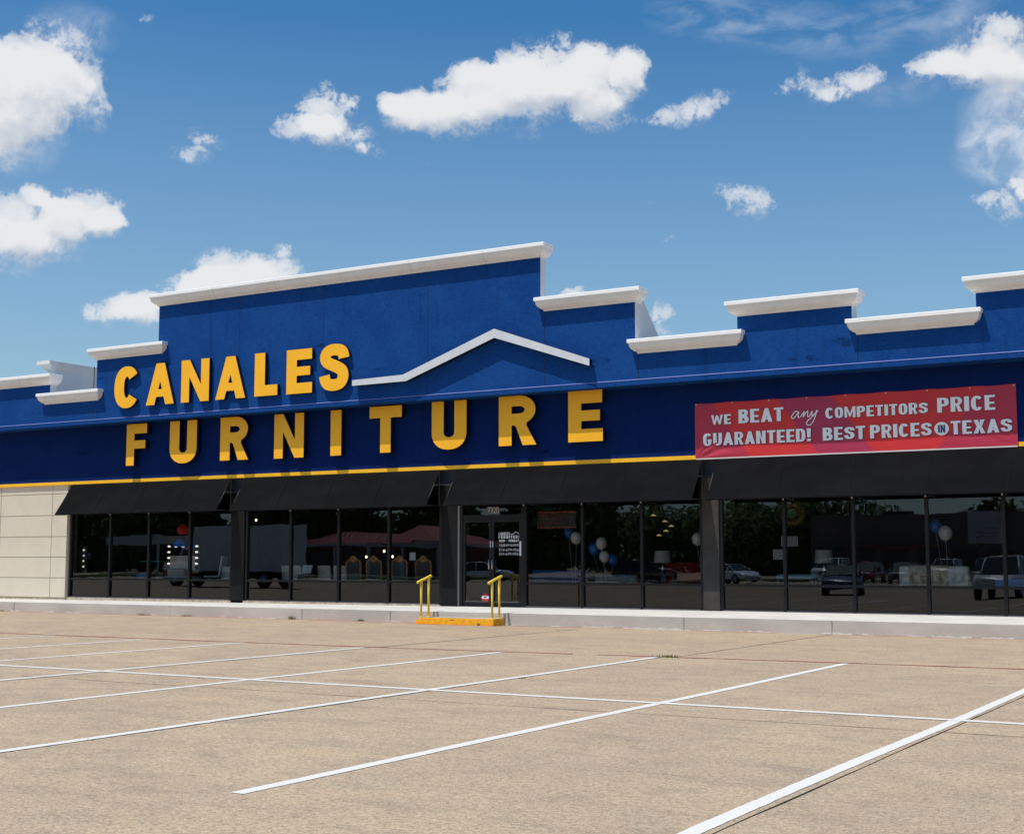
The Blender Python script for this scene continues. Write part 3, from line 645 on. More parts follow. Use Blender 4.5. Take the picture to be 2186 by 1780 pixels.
# entrance: frame, two leaves, light over the doors
b = B()
b.box(-20.70, -20.58, YG - .07, YG + .06, .375, 3.74); b.box(-18.70, -18.625, YG - .06, YG + .06, .375, 3.74)
b.box(-20.579, -18.701, YG - .055, YG + .055, 2.76, 2.86); b.box(-20.579, -18.701, YG - .055, YG + .055, 3.66, 3.74)
b.mi(1); b.box(-20.72, -20.66, YG - .09, YG - .071, .375, 3.74); b.box(-20.579, -18.701, YG - .1, YG + .1, .35, .382)
df = b.build('door_frame', [M_FRAME, M_FRAME_EDGE], st)
p = B(); p.quad((-20.58, YG, 2.86), (-18.70, YG, 2.86), (-18.70, YG, 3.66), (-20.58, YG, 3.66)); p.build('pane', M_GLASS, df)
text_flat('7320', 'house_number', mat('number_vinyl', (.5, .46, .38), .6), -19.80, -19.44, 2.895, 3.075, YG - .011, df, depth=.006, bold=.02)
M_STEEL = mat('brushed_steel', (.5, .5, .5), .3, .5, metal=1)
def leaf(x0, x1, hx):
    b = B(); y0, y1 = YG - .045, YG + .015; s = .075
    b.box(x0, x0 + s, y0, y1, .40, 2.755); b.box(x1 - s, x1, y0, y1, .40, 2.755); b.box(x0 + s + .0005, x1 - s - .0005, y0 + .002, y1 - .002, .40, .53); b.box(x0 + s + .0005, x1 - s - .0005, y0 + .002, y1 - .002, 2.66, 2.755)
    b.mi(1); b.box(x0 + s + .001, x1 - s - .001, y0 - .003, y0 + .001, .50, .522)
    o = b.build('door', [M_FRAME, M_FRAME_EDGE], st)
    p = B(); p.quad((x0 + s - .01, YG - .015, .52), (x1 - s + .01, YG - .015, .52), (x1 - s + .01, YG - .015, 2.67), (x0 + s - .01, YG - .015, 2.67)); p.build('pane', M_GLASS, o)
    h_ = B(); h_.tube([(hx, y0, 1.40), (hx, y0 - .06, 1.40), (hx, y0 - .06, 1.64), (hx, y0, 1.64)], .016, 8); h_.build('handle', M_STEEL, o)
    return o
dl = leaf(-20.575, -19.655, -19.70); dr = leaf(-19.645, -18.705, -19.595)
yt = YG - .019
block_text('CANALES', 'lettering', M_TXT, -19.44, -19.09, 2.305, 2.385, yt, dr, gap=.14)
sw_ = B(); zz = yt - .0
pts = [(-19.07, 2.315), (-18.985, 2.317), (-18.90, 2.385), (-18.775, 2.315)]
for (xa, za), (xb, zb) in zip(pts[:-1], pts[1:]): sw_.quad((xa, yt, za), (xb, yt, zb), (xb, yt, zb + .018), (xa, yt, za + .018))
sw_.build('lettering', M_TXT, dr)
for tx, z0, z1, xa, xb in (('FURNITURE', 2.215, 2.295, -19.44, -18.76), ('MON - SUNDAY', 2.12, 2.19, -19.42, -18.80), ('10:00AM-8:00PM', 2.0, 2.07, -19.41, -18.80), ('214-679-9561', 1.875, 1.945, -19.43, -18.76), ('214-679-9567', 1.765, 1.835, -19.43, -18.76)):
    if tx == 'FURNITURE': block_text(tx, 'lettering', M_TXT, xa, xb, z0, z1, yt, dr, gap=.22)
    elif tx[0] == 'M': block_text(tx, 'lettering', M_TXT, xa, xb, z0, z1, yt, dr, gap=.16)
    else: text_flat(tx, 'lettering', M_TXT, xa, xb, z0, z1, yt, dr, .002, -.004, 1.12)
b = B(); b.box(-18.765, -18.712, YG - .050, YG - .046, 1.75, 2.14); b.build('notice', M_TXT, dr)
b = B(); b.box(-19.705, -19.665, YG - .050, YG - .046, 1.98, 2.15); b.box(-19.635, -19.59, YG - .050, YG - .046, 1.98, 2.15); b.build('notice', mat('notice_grey', (.35, .35, .35), .6), dr)
b = B(); M_RSIGN = mat('sticker_red', (.60, .03, .03), .5); cx_, cz_, r_ = -19.86, .615, .118
b.prism([(cx_ + r_ * math.cos(a * math.pi / 16), cz_ + r_ * math.sin(a * math.pi / 16)) for a in range(32)], 'y', yt, yt + .003)
b.mi(1); b.prism([(cx_ - .113, cz_ - .022), (cx_ + .113, cz_ - .022), (cx_ + .108, cz_ + .05), (cx_ - .108, cz_ + .05)], 'y', yt - .003, yt - .0005)
b.mi(2); b.prism([(cx_ - .045, cz_ - .006), (cx_ + .055, cz_ + .004), (cx_ + .035, cz_ + .034), (cx_ - .035, cz_ + .032)], 'y', yt - .005, yt - .0035)
b.build('sticker', [M_RSIGN, M_TXT, mat('sticker_green', (.02, .10, .09), .5)], dl)

# ================================================================ SIGN LETTERS
def sign_letter(ch, x0, x1, z0, z1, yface, ywall, sv, sh, label, group):
    w, h = x1 - x0, z1 - z0
    t = thing('sign_letter', label, 'sign letter', ((x0 + x1) / 2, ywall, z0), 0, group)
    L = letter(ch, w, h, sv, sh)
    body = place_flat(outline_mesh(L, min(.16, ywall - yface - .03)), 'return', M_RET, x0, z0, yface + .006, t)
    face = place_flat(outline_mesh(L, .0055), 'face', M_YEL, x0, z0, yface, t)
    return t
GA, GB = 'yellow letters on the upper blue wall', 'yellow letters on the lower blue band'
YL = YU - .22; YC_ = YU - .135; KC = YC_ / YL
for ch, x0, x1, z0, z1, sv, sh, lb in (
    ('C', -33.18, -32.09, 6.425, 7.76, .42, .33, 'yellow raised letter C, first of the upper row'),
    ('A', -31.77, -30.58, 6.455, 7.755, .36, .33, 'yellow raised letter A between C and N in the upper row'),
    ('N', -30.28, -29.13, 6.455, 7.765, .335, .3, 'yellow raised letter N in the upper row'),
    ('A', -28.865, -27.675, 6.46, 7.75, .36, .33, 'yellow raised letter A between N and L in the upper row'),
    ('L', -27.315, -26.43, 6.465, 7.755, .40, .32, 'yellow raised letter L in the upper row'),
    ('E', -26.09, -25.13, 6.455, 7.755, .385, .31, 'yellow raised letter E in the upper row beside the final S'),
    ('S', -24.855, -23.81, 6.455, 7.81, .385, .335, 'yellow raised letter S touching the white roof emblem')):
    sign_letter(ch, x0 * KC, x1 * KC, 1.62 + (z0 - 1.62) * KC, 1.62 + (z1 - 1.62) * KC, YC_, YU, sv, sh, lb, GA)
YL2 = YB - .22
for ch, x0, x1, z0, z1, sv, sh, lb in (
    ('F', -33.22, -32.31, 4.65, 5.98, .345, .31, 'yellow raised letter F, first of the lower row'),
    ('U', -31.315, -30.175, 4.645, 5.98, .405, .36, 'yellow raised letter U between F and R in the lower row'),
    ('R', -29.195, -28.065, 4.665, 5.985, .39, .33, 'yellow raised letter R between U and N in the lower row'),
    ('N', -27.045, -25.915, 4.645, 5.97, .335, .3, 'yellow raised letter N in the lower row'),
    ('I', -24.915, -24.525, 4.65, 5.975, .39, .3, 'yellow raised letter I, a plain upright bar in the lower row'),
    ('T', -23.51, -22.385, 4.665, 5.99, .365, .33, 'yellow raised letter T in the lower row'),
    ('U', -21.36, -20.215, 4.665, 6.01, .395, .37, 'yellow raised letter U between T and R in the lower row'),
    ('R', -19.175, -18.01, 4.685, 6.02, .40, .33, 'yellow raised letter R beside the final E in the lower row'),
    ('E', -17.045, -16.03, 4.695, 6.028, .385, .33, 'yellow raised letter E, last of the lower row')):
    sign_letter(ch, x0, x1, z0, z1, YL2, YB, sv, sh, lb, GB)
em = thing('roof_emblem', 'white raised line shaped like a pitched roof after the letter S', 'sign emblem', (-20, YU, 6.6))
top = [(-23.68, 6.715), (-21.92, 6.752), (-18.95, 7.785), (-16.09, 6.76)]; bot = [(-23.68, 6.552), (-21.815, 6.565), (-18.945, 7.54), (-16.09, 6.578)]
lp = [top + bot[::-1]]
place_flat(outline_mesh(lp, .16), 'return', M_RET, 0, 0, YL + .006, em); place_flat(outline_mesh(lp, .0055), 'face', M_SWOOSH, 0, 0, YL, em)

# ================================================================ BANNER
bn = thing('banner', 'red and magenta vinyl banner with white slogan hung on the lower blue band', 'banner', (-9.7, 31.748, 4.8))
def banner_mat():
    m = bpy.data.materials.new('banner_print'); m.use_nodes = True; t = m.node_tree; b_ = t.nodes['Principled BSDF']
    tc = N(t, 'ShaderNodeTexCoord'); s_ = N(t, 'ShaderNodeSeparateXYZ'); t.links.new(tc.outputs['Object'], s_.inputs[0])
    X, Z = s_.outputs[0], s_.outputs[2]
    red, mag, red2, mag2 = (.64, .032, .028), (.45, .030, .065), (.5, .03, .04), (.40, .032, .09)
    # chevron bands: slanting to the right in the left part, mirrored in the right part (local metres from the centre)
    u = mth(t, 'ADD', X, mth(t, 'MULTIPLY', Z, .72))
    v = mth(t, 'SUBTRACT', X, mth(t, 'MULTIPLY', Z, .82))
    def step(a, x0): return mth(t, 'GREATER_THAN', a, x0)
    c = mixc(t, step(u, -2.88), mag, red)
    c = mixc(t, step(u, -1.16), c, mag2); c = mixc(t, step(u, .16), c, red)
    c = mixc(t, step(v, 2.62), c, mag)
    n = N(t, 'ShaderNodeTexNoise'); n.inputs['Scale'].default_value = .6; t.links.new(tc.outputs['Object'], n.inputs['Vector'])
    c = mixc(t, mth(t, 'MULTIPLY', mrange(t, n.outputs['Fac'], .4, .65), .3), c, (.48, .03, .06))
    t.links.new(c, b_.inputs['Base Color']); b_.inputs['Roughness'].default_value = .42; b_.inputs['Specular IOR Level'].default_value = .35
    n2 = N(t, 'ShaderNodeTexNoise'); n2.inputs['Scale'].default_value = 1.4; n2.inputs['Detail'].default_value = 3; mp = N(t, 'ShaderNodeMapping'); mp.inputs['Scale'].default_value = (.35, 1, 2.2); mp.inputs['Rotation'].default_value = (0, R(12), 0)
    t.links.new(tc.outputs['Object'], mp.inputs[0]); t.links.new(mp.outputs[0], n2.inputs['Vector'])
    bp = N(t, 'ShaderNodeBump'); bp.inputs['Strength'].default_value = .5; bp.inputs['Distance'].default_value = .05
    t.links.new(n2.outputs['Fac'], bp.inputs['Height']); t.links.new(bp.outputs[0], b_.inputs['Normal'])
    return m
BX0, BX1, BZ0, BZ1 = -13.535, -5.845, 4.125, 5.53
nx, nz = 150, 30; b = B()
def bulge(u, w):
    # folds fanning out of the tied corners
    d = 0.
    for cu_, cw in ((0, 0), (1, 1), (1, 0), (0, 1)):
        du, dw = abs(u - cu_) * 7.7, abs(w - cw) * 1.4
        r = math.hypot(du, dw); a = math.atan2(dw, du + 1e-6)
        amp = (.030 if (cu_, cw) == (0, 0) else .012)
        d += amp * math.sin(a * 13) * math.exp(-r / .9) * min(1, r / .25)
    d += .005 * math.sin(u * 9 + 2 * w) * (1 - w) * 1.2
    return d
gi_ = {}
for j in range(nz + 1):
    for i in range(nx + 1):
        u, w = i / nx, j / nz
        sag = -.018 * math.sin(math.pi * ((u * 8) % 1)) * (w > .999) + (.012 * math.sin(math.pi * ((u * 8) % 1))) * (w < .001)
        gi_[i, j] = len(b.v); b.v.append((BX0 + (BX1 - BX0) * u, 31.748 - bulge(u, w), BZ0 + (BZ1 - BZ0) * w + sag + .006 * u))
for j in range(nz):
    for i in range(nx): b.face((gi_[i, j], gi_[i + 1, j], gi_[i + 1, j + 1], gi_[i, j + 1]), True)
sheet = b.build('sheet', banner_mat(), bn)
b = B(); b.box(BX0 + .01, BX1 - .01, 31.730, 31.738, BZ0 - .004, BZ0 + .028); b.build('hem', mat('banner_hem', (.62, .55, .54), .6), bn)
for i in range(9):
    b = B()
    x = BX0 + .04 + (BX1 - BX0 - .08) * i / 8
    for z in (BZ1 - .035,): b.prism([(x + .016 * math.cos(a), z + .016 * math.sin(a)) for a in [k * math.pi / 4 for k in range(8)]], 'y', 31.720, 31.723)
    b.build('eyelet', M_STEEL, bn)
yb_ = 31.728
def btext(tx, x0, x1, z0, z1, bold=.045):
    block_text(tx, 'lettering', M_BSH, x0 + .008, x1 + .008, z0 - .008, z1 - .008, yb_ + .0035, bn)
    block_text(tx, 'lettering', M_BTXT, x0, x1, z0, z1, yb_, bn)
for a in (('WE', -13.10, -12.575, 4.975, 5.215), ('BEAT', -12.38, -11.225, 4.975, 5.31), ('COMPETITORS', -10.19, -7.785, 4.975, 5.23), ('PRICE', -7.57, -6.295, 4.975, 5.31),
          ('GUARANTEED!', -13.325, -10.555, 4.455, 4.765), ('BEST', -10.265, -9.245, 4.455, 4.76), ('PRICES', -9.13, -7.715, 4.455, 4.765), ('TEXAS', -7.285, -5.955, 4.46, 4.765)): btext(*a)
b = B(); b.prism([(-7.49 + .163 * math.cos(a * math.pi / 20), 4.605 + .152 * math.sin(a * math.pi / 20)) for a in range(40)], 'y', yb_, yb_ + .004); b.build('lettering', M_BTXT, bn)
block_text('IN', 'lettering', M_NAVY, -7.57, -7.41, 4.515, 4.69, yb_ - .003, bn)
# handwritten word
def ribbon(pts, w, y, name, mt, parent):
    P = [Vector(p) for p in pts]; q = []
    for i in range(len(P) - 1):
        p0, p1, p2, p3 = P[max(i - 1, 0)], P[i], P[i + 1], P[min(i + 2, len(P) - 1)]
        for s_ in range(6):
            u = s_ / 6; q.append(.5 * ((2 * p1) + (p2 - p0) * u + (2 * p0 - 5 * p1 + 4 * p2 - p3) * u * u + (3 * p1 - p0 - 3 * p2 + p3) * u ** 3))
    q.append(P[-1]); b = B(); n = len(q); rows = []
    for i, p in enumerate(q):
        d = (q[min(i + 1, n - 1)] - q[max(i - 1, 0)]).normalized(); nn = Vector((-d.y, d.x)) * w / 2
        yy = y - .0006 * 0 - .004 * i / n
        rows.append(((p.x + nn.x, yy, p.y + nn.y), (p.x - nn.x, yy, p.y - nn.y)))
    for a, c in zip(rows[:-1], rows[1:]): b.quad(a[0], c[0], c[1], a[1])
    return b.build(name, mt, parent)
ax, az_ = -11.03, 5.02
any_pts = [(.20, .13), (.12, .16), (.04, .09), (.0, .02), (.05, -.01), (.12, .05), (.19, .13), (.17, .03), (.21, .01), (.27, .07), (.33, .14), (.31, .06), (.30, .01), (.36, .10), (.42, .15), (.41, .06), (.43, .01), (.48, .06), (.53, .14), (.52, .05), (.56, .03), (.61, .09), (.65, .16), (.60, .0), (.54, -.12), (.46, -.19), (.39, -.17), (.40, -.10), (.50, -.01), (.60, .08), (.68, .14)]
ribbon([(ax + x * .98, az_ + .012 + z * 1.0) for x, z in any_pts], .022, yb_, 'lettering', M_BTXT, bn)

# ================================================================ AWNINGS
def awning(x0, x1, zt, zb, braces, label):
    ya, yf = YB - .016, 31.07
    t = thing('awning', label, 'awning', ((x0 + x1) / 2, ya, zb), 0, 'black window awnings')
    b = B(); nx = max(6, int((x1 - x0) / .35)); rows = 7
    top = []
    for j in range(rows + 1):
        for i in range(nx + 1):
            v = j / rows; u = i / nx
            sag = .012 * math.sin(math.pi * v) * (.5 + .5 * math.cos(2 * math.pi * u * (x1 - x0) / 1.75))
            top.append((x0 + (x1 - x0) * u, ya + (yf - ya) * v + sag * .8, zt + (zb - zt) * v - sag * .55))
    n = len(b.v); b.v += top
    for j in range(rows):
        for i in range(nx):
            a = n + j * (nx + 1) + i; b.face((a, a + 1, a + nx + 2, a + nx + 1), True)
    n = len(b.v); b.v += [(x, y + .006, z - .010) for x, y, z in top]
    for j in range(rows):
        for i in range(nx):
            a = n + j * (nx + 1) + i; b.face((a, a + nx + 1, a + nx + 2, a + 1), True)
    b.box(x0, x1, yf + .001, yf + .008, zb - .03, zb)          # hem
    b.mi(1); k = 0; xs_ = x0 + 1.75
    while xs_ < x1 - .5:
        for j in range(rows):
            v0, v1 = j / rows, (j + 1) / rows
            p = [(xs_ + dx_, ya + (yf - ya) * v_ - .004, zt + (zb - zt) * v_ + .003) for v_, dx_ in ((v0, 0), (v0, .02), (v1, .02), (v1, 0))]
            b.quad(*p)
        xs_ += 1.75
    b.build('canopy', [M_AWN, mat('awning_seam', (.0105, .0105, .0115), .9, .04)], t)
    f = B()
    for x in (x0 + .015, x1 - .015):
        f.tube([(x, ya, zt - .03), (x, ya + .002, zb + .02)], .012, 6); f.tube([(x, ya, zb + .02), (x, yf + .02, zb + .012)], .012, 6)
        f.tube([(x, ya, zt - .04), (x, yf + .02, zb)], .012, 6)
    f.tube([(x0 + .015, yf + .022, zb + .012), (x1 - .015, yf + .022, zb + .012)], .012, 6)
    f.build('frame', M_AWNF, t)
    for x in braces:
        g = B(); g.tube([(x, yf + .03, zb + .0), (x, YG - .09, zb + .02), (x, YG - .07, zb - .03)], .016, 6); g.build('brace', M_BRACE, t)
    return t
awning(-35.91, -28.89, 4.128, 3.13, (-34.27, -32.53, -30.76), 'black canvas awning beside the beige panel wall')
awning(-28.34, -21.22, 4.128, 3.112, (-26.69, -24.89), 'black canvas awning over the windows with wooden dining chairs')
awning(-20.66, -13.37, 4.128, 3.112, (-18.62, -16.86, -15.146), 'black canvas awning above the shop entrance doors')
awning(-13.0, -2.6, 4.128, 3.105, (-11.35, -9.66, -7.95, -6.26, -4.55), 'black canvas awning under the red banner')

# ================================================================ STEP AND HANDRAILS
b = B()
b.rings([[(-20.41, y, -.02), (-20.41, y, .10), (-20.19, y, .163), (-18.05, y, .17), (-18.05, y, -.02)] for y in (29.45, YK - .014)], smooth=False)
stp = b.build('entrance_step', [M_STEP], None, bevel=.012)
tag(stp, 'low concrete step painted orange in front of the doors', 'step')
M_STEPTOP = M_KERB
b = B(); b.quad((-20.15, 29.475, .174), (-18.08, 29.475, .174), (-18.08, YK - .03, .174), (-20.15, YK - .03, .174)); b.build('tread', M_STEPTOP, stp)
M_DIRT = mat('chipped_paint', (.05, .03, .02), .9)
b = B(); b.prism([(-18.53, .0), (-18.50, .075), (-18.475, .02), (-18.45, .07), (-18.44, .0)], 'y', 29.447, 29.4505); b.build('chip', M_DIRT, stp); b = B(); b.prism([(-19.35, .115), (-19.25, .118), (-19.22, .135), (-19.33, .128)], 'y', 29.4475, 29.4505); b.build('chip', M_DIRT, stp)
def handrail(x, label):
    t = thing('handrail', label, 'handrail', (x, 29.65, .17), 0, 'yellow handrails of the entrance step')
    for y in (29.52, 29.86):
        zt = 1.055 + (y - 29.36) * .28
        b = B(); b.tube([(x, y, .16), (x, y, zt)], .029, 10); b.build('post', M_RAIL, t)
        b = B(); b.lathe([(.05, .17), (.05, .182), (.031, .186)], x, y, 10); b.build('foot_plate', M_RAIL, t)
    b = B(); b.tube([(x, 29.345, 1.045), (x, 29.36, 1.062), (x, 29.95, 1.225), (x, 29.97, 1.215)], .034, 10); b.build('rail', M_RAIL, t)
handrail(-20.28, 'short yellow handrail at the end of the step nearer the dining chairs window')
handrail(-18.13, 'short yellow handrail in front of the entrance doors')

# ================================================================ WEEDS
def weed(x, y, z, n, h_, sp_, label, green=False, seed=0):
    rnd = random.Random(seed); b = B()
    for i in range(n):
        a = rnd.uniform(0, 6.28); r = rnd.uniform(0, sp_); px, py = x + r * math.cos(a) * 1.6, y + r * math.sin(a) * .4
        hh = h_ * rnd.uniform(.4, 1.1); lx, ly = rnd.uniform(-.6, .6) * hh, rnd.uniform(-.5, .5) * hh; w = rnd.uniform(.004, .012)
        b.quad((px - w, py, z), (px + w, py, z), (px + lx * .5 + w * .7, py + ly * .5, z + hh * .6), (px + lx * .5 - w * .7, py + ly * .5, z + hh * .6))
        b.quad((px + lx * .5 - w * .7, py + ly * .5, z + hh * .6), (px + lx * .5 + w * .7, py + ly * .5, z + hh * .6), (px + lx, py + ly, z + hh))
    o = b.build('weed', M_WEED2 if green else M_WEED, None)
    return tag(o, label, 'weed', 'weeds in the pavement joints')
weed(-9.72, 21.43, 0, 60, .055, .17, 'widest dry weed tuft, at the red line end of a stall line', seed=1)
weed(-13.55, 14.36, 0, 14, .012, .05, 'small green weed where two white lines cross', True, 2)
weed(-24.9, 29.93, 0, 50, .10, .09, 'dry weed tuft at the kerb below the white chairs window', seed=3)
weed(-22.55, 29.93, 0, 40, .07, .10, 'low green weed at the kerb near the yellow step', True, seed=4)
weed(-28.9, 29.93, 0, 40, .06, .16, 'flat dry weed at the kerb below the pillar', seed=5)
weed(-30.6, 29.93, 0, 40, .06, .2, 'flat dry weed at the kerb below the office chair', seed=6)
weed(-36.9, 29.93, 0, 30, .06, .14, 'dry weed at the kerb below the beige wall', seed=7)
weed(-9.77, 8.95, 0, 12, .012, .03, 'tiny green weed in the joint beside the long stall line', True, seed=8)
weed(-9.72, 16.6, 0, 14, .015, .04, 'tiny dark weed in the joint past the line crossing', True, seed=12)

# ================================================================ INSIDE THE SHOP
FZ = .36
M_WLAC = mat('white_lacquer', (.62, .62, .60), .4, .4)
M_WOOD = mat('carved_wood', (.62, .29, .08), .5, .4, var=.3, vscale=12)
M_DKWOOD = mat('dark_table_wood', (.05, .03, .02), .4, .4)
M_UPH = mat('grey_upholstery', (.09, .095, .09), .9, .1, var=.15, vscale=30)
M_CREAM = mat('cream_upholstery', (.70, .60, .48), .9, .1, var=.1, vscale=10)
M_BLUESOFA = mat('blue_velvet', (.02, .09, .24), .8, .2, var=.2, vscale=3)
M_GREYSOFA = mat('grey_cushion', (.32, .31, .29), .9, .1, var=.15, vscale=8)
M_REDFAB = mat('red_fabric', (.22, .015, .02), .85, .1, var=.2)
M_BEIGESOFA = mat('ivory_leather', (.80, .75, .64), .5, .3, var=.06)
M_THROW = mat('gold_brocade', (.85, .74, .52), .6, .3, var=.6, vscale=9, col2=(.34, .20, .07))
M_BULB = mat('bulb_glow', (1, .95, .85), .4, emit=(1, .93, .82), estr=1.1)
M_WARM = mat('filament_glow', (1, .7, .3), .4, emit=(1, .66, .3), estr=6.)
M_MIRR = mat('mirror_silver', (.75, .75, .74), .03, .5, metal=1)
M_BALB = mat('balloon_blue', (.02, .12, .40), .25, .5)
M_BALW = mat('balloon_white', (.62, .60, .55), .25, .5)
M_BALR = mat('shade_red', (.55, .02, .02), .5, .4, emit=(.8, .03, .02), estr=.04)
M_BALBL = mat('shade_blue', (.02, .10, .40), .5, .4, emit=(.02, .14, .6), estr=.12)  # slight glow added to brighten the blue shade
M_LED = mat('led_red', (.2, .01, .01), .4, emit=(1, .05, .03), estr=.28)
M_LEDD = mat('led_red_dim', (.1, .01, .01), .4, emit=(1, .06, .04), estr=.10)
M_BOARD = mat('sign_board_dark', (.03, .045, .045), .6)
M_TEAL = mat('teal_glass_top', (.12, .32, .30), .2, .5)
M_PALEB = mat('pale_blue_top', (.14, .36, .46), .4, .4)
M_GOLD = mat('brass_gold', (.60, .45, .14), .35, .5, metal=.7)
M_CARD = mat('price_card_white', (.62, .68, .76), .6)
M_SHADE = mat('lamp_shade_linen', (.46, .44, .40), .8, .1, var=.1, vscale=20)
M_LEAF = mat('stem_green', (.08, .16, .03), .8)
M_PURP = mat('petal_purple', (.20, .14, .42), .8)
M_MATT = mat('mattress_blue', (.12, .28, .62), .7)
M_BLK = mat('black_plastic', (.01, .01, .01), .5)
LOCAL = dict(world=False)
# vanity with lit mirror
v = thing('vanity_desk', 'white vanity desk with a mirror ringed by lit bulbs', 'vanity', (-32.68, 33.35, FZ))
b = B(); b.box(-.75, .75, -.12, .42, .70, .745); b.box(-.75, -.70, -.10, .40, 0, .699); b.box(.70, .75, -.10, .40, 0, .699); b.build('desk_top', M_WLAC, v, **LOCAL)
b = B(); b.box(-.30, .42, -.08, .25, .746, .98); b.build('drawer', mat('vanity_drawer', (.58, .54, .46), .5), v, **LOCAL, bevel=.01)
b = B(); b.box(-.31, .43, -.11, .27, .98, 1.0); b.build('tray', mat('navy_tray', (.05, .09, .16), .5), v, **LOCAL)
b = B(); b.box(-.72, .72, .30, .36, .85, 1.80); b.build('mirror_frame', M_MIRR, v, **LOCAL, bevel=.01)
b = B(); b.quad((-.56, .294, 1.42), (.56, .294, 1.42), (.56, .294, 1.66), (-.56, .294, 1.66)); b.build('mirror', M_MIRR, v, **LOCAL); b = B(); b.box(-.56, .56, .29, .299, .93, 1.419); b.build('painted_reflection', M_CREAM, v, **LOCAL)  # cream panel stands in for what the lower mirror reflects
for x, z in [(-.62 + .31 * k, 1.73) for k in range(5)] + [(sx, 1.54 - .19 * k) for sx in (-.62, .62) for k in range(3)]:
    b = B(); b.sphere((x, .275, z), .034, .034, .034, 10, 8); b.build('bulb', M_BULB, v, **LOCAL)
t = thing('wall_mirror', 'narrow mirror with a column of lit bulbs beside the purple flowers', 'mirror', (-36.55, 32.85, FZ))
b = B(); b.box(-.22, .22, 0, .05, .85, 1.75); b.build('frame', mat('mirror_glass_frame', (.25, .3, .3), .2), t, **LOCAL)
for i in range(4):
    b = B(); b.sphere((.10, -.02, 1.06 + .185 * i), .028, .028, .028, 10, 8); b.build('bulb', M_BULB, t, **LOCAL)
t = thing('side_table', 'small glass side table carrying the purple flowers', 'table', (-36.3, 32.75, FZ))
b = B(); b.box(-.45, .45, -.2, .2, .80, .83); b.build('table_top', M_TEAL, t, **LOCAL)
for sx in (-.4, .4):
    b = B(); b.tube([(sx, 0, 0), (sx, 0, .8)], .02, 8); b.build('leg', M_AWNF, t, **LOCAL)
t = thing('flower_vase', 'slim glass vase of purple flowers', 'vase', (-36.22, 32.72, FZ + .83))
b = B(); b.lathe([(.03, 0), (.035, .02), (.022, .15), (.04, .32)], seg=12); b.build('vase', mat('vase_glass', (.25, .28, .3), .2), t, **LOCAL)
rnd = random.Random(4); b = B()
for i in range(40):
    a, r, z = rnd.uniform(0, 6.28), rnd.uniform(.0, .12), rnd.uniform(.32, .52); b.box(r * math.cos(a) - .012, r * math.cos(a) + .012, r * math.sin(a) - .01, r * math.sin(a) + .01, z - .04, z + .03)
b.build('leaves', M_LEAF, t, **LOCAL); b = B()
for i in range(34):
    a, r, z = rnd.uniform(0, 6.28), rnd.uniform(.0, .2), rnd.uniform(.5, .7); b.sphere((r * math.cos(a), r * math.sin(a), z), .035, .035, .025, 7, 5)
b.build('petals', M_PURP, t, **LOCAL)
# hanging shades
def hang(x, y, z, prof, mt, label, group):
    t = thing('pendant_lamp', label, 'lamp', (x, y, z), 0, group)
    b = B(); b.lathe(prof, seg=18); b.build('lamp_shade', mt, t, **LOCAL); b = B(); b.tube([(0, 0, prof[-1][1]), (0, 0, 3.74 - z)], .006, 6); b.build('cord', M_BLK, t, **LOCAL)
hang(-32.55, 33.5, 2.48, [(.13, 0), (.16, .05), (.21, .17), (.20, .185), (.03, .33)], M_BALR, 'red hanging bowl shade above the blue one', 'pendant shades over the vanity')
hang(-32.62, 33.42, 2.08, [(.21, 0), (.20, .06), (.15, .15), (.09, .22), (.02, .25)], M_BALBL, 'blue hanging dome shade below the red one', 'pendant shades over the vanity')
for i, (x, y, z, lb) in enumerate(((-29.4, 33.5, 2.9, 'bare glowing bulb hanging beside the dark pillar'), (-24.44, 33.6, 1.9, 'glowing bulb above the second carved chair, the higher of a pair'), (-24.27, 33.8, 1.74, 'glowing bulb above the second carved chair, the lower of a pair'), (-25.18, 33.7, 1.73, 'glowing bulb between the first two carved chairs'))):
    t = thing('hanging_bulb', lb, 'lamp', (x, y, z), 0, 'bare bulbs hanging in the shop')
    b = B(); b.sphere((0, 0, 0), .028, .028, .04, 10, 8); b.build('bulb', M_WARM, t, **LOCAL); b = B(); b.tube([(0, 0, .03), (0, 0, 3.74 - z)], .005, 6); b.build('cord', M_BLK, t, **LOCAL)
# office chair
t = thing('office_chair', 'white ribbed office chair beside the vanity', 'chair', (-30.75, 33.1, FZ), R(-70))
b = B(); b.rings([[(x, y0, z0), (x, y0 + .035, z0)] for x in (-.24, .24) for y0, z0 in ()] or [[(-.24, .22 + .10 * k / 8, .78 + .62 * k / 8), (.24, .22 + .10 * k / 8, .78 + .62 * k / 8), (.24, .26 + .10 * k / 8, .78 + .62 * k / 8), (-.24, .26 + .10 * k / 8, .78 + .62 * k / 8)] for k in range(9)], smooth=False); b.build('backrest', M_WLAC, t, **LOCAL)
b = B(); b.box(-.25, .25, -.27, .24, .73, .785); b.build('seat', M_WLAC, t, **LOCAL, bevel=.02)
b = B(); b.tube([(0, 0, .12), (0, 0, .73)], .03, 8)
for k in range(5): b.tube([(0, 0, .12), (.3 * math.cos(k * 1.2566), .3 * math.sin(k * 1.2566), .05)], .02, 6)
b.build('base', M_AWNF, t, **LOCAL)
t = thing('console_cabinet', 'white console cabinet beside the office chair', 'cabinet', (-30.2, 33.3, FZ))
b = B(); b.box(-.28, .28, -.2, .2, 0, 1.02); b.build('carcass', M_WLAC, t, **LOCAL, bevel=.01); b = B(); b.box(-.33, .33, -.23, .23, 1.021, 1.06); b.build('top', M_WLAC, t, **LOCAL)
t = tag(B().box(-30.28, -29.98, 33.30, 33.33, FZ + 1.061, FZ + 1.58).build('picture_frame', M_WLAC), 'white frame standing on the console cabinet', 'frame')
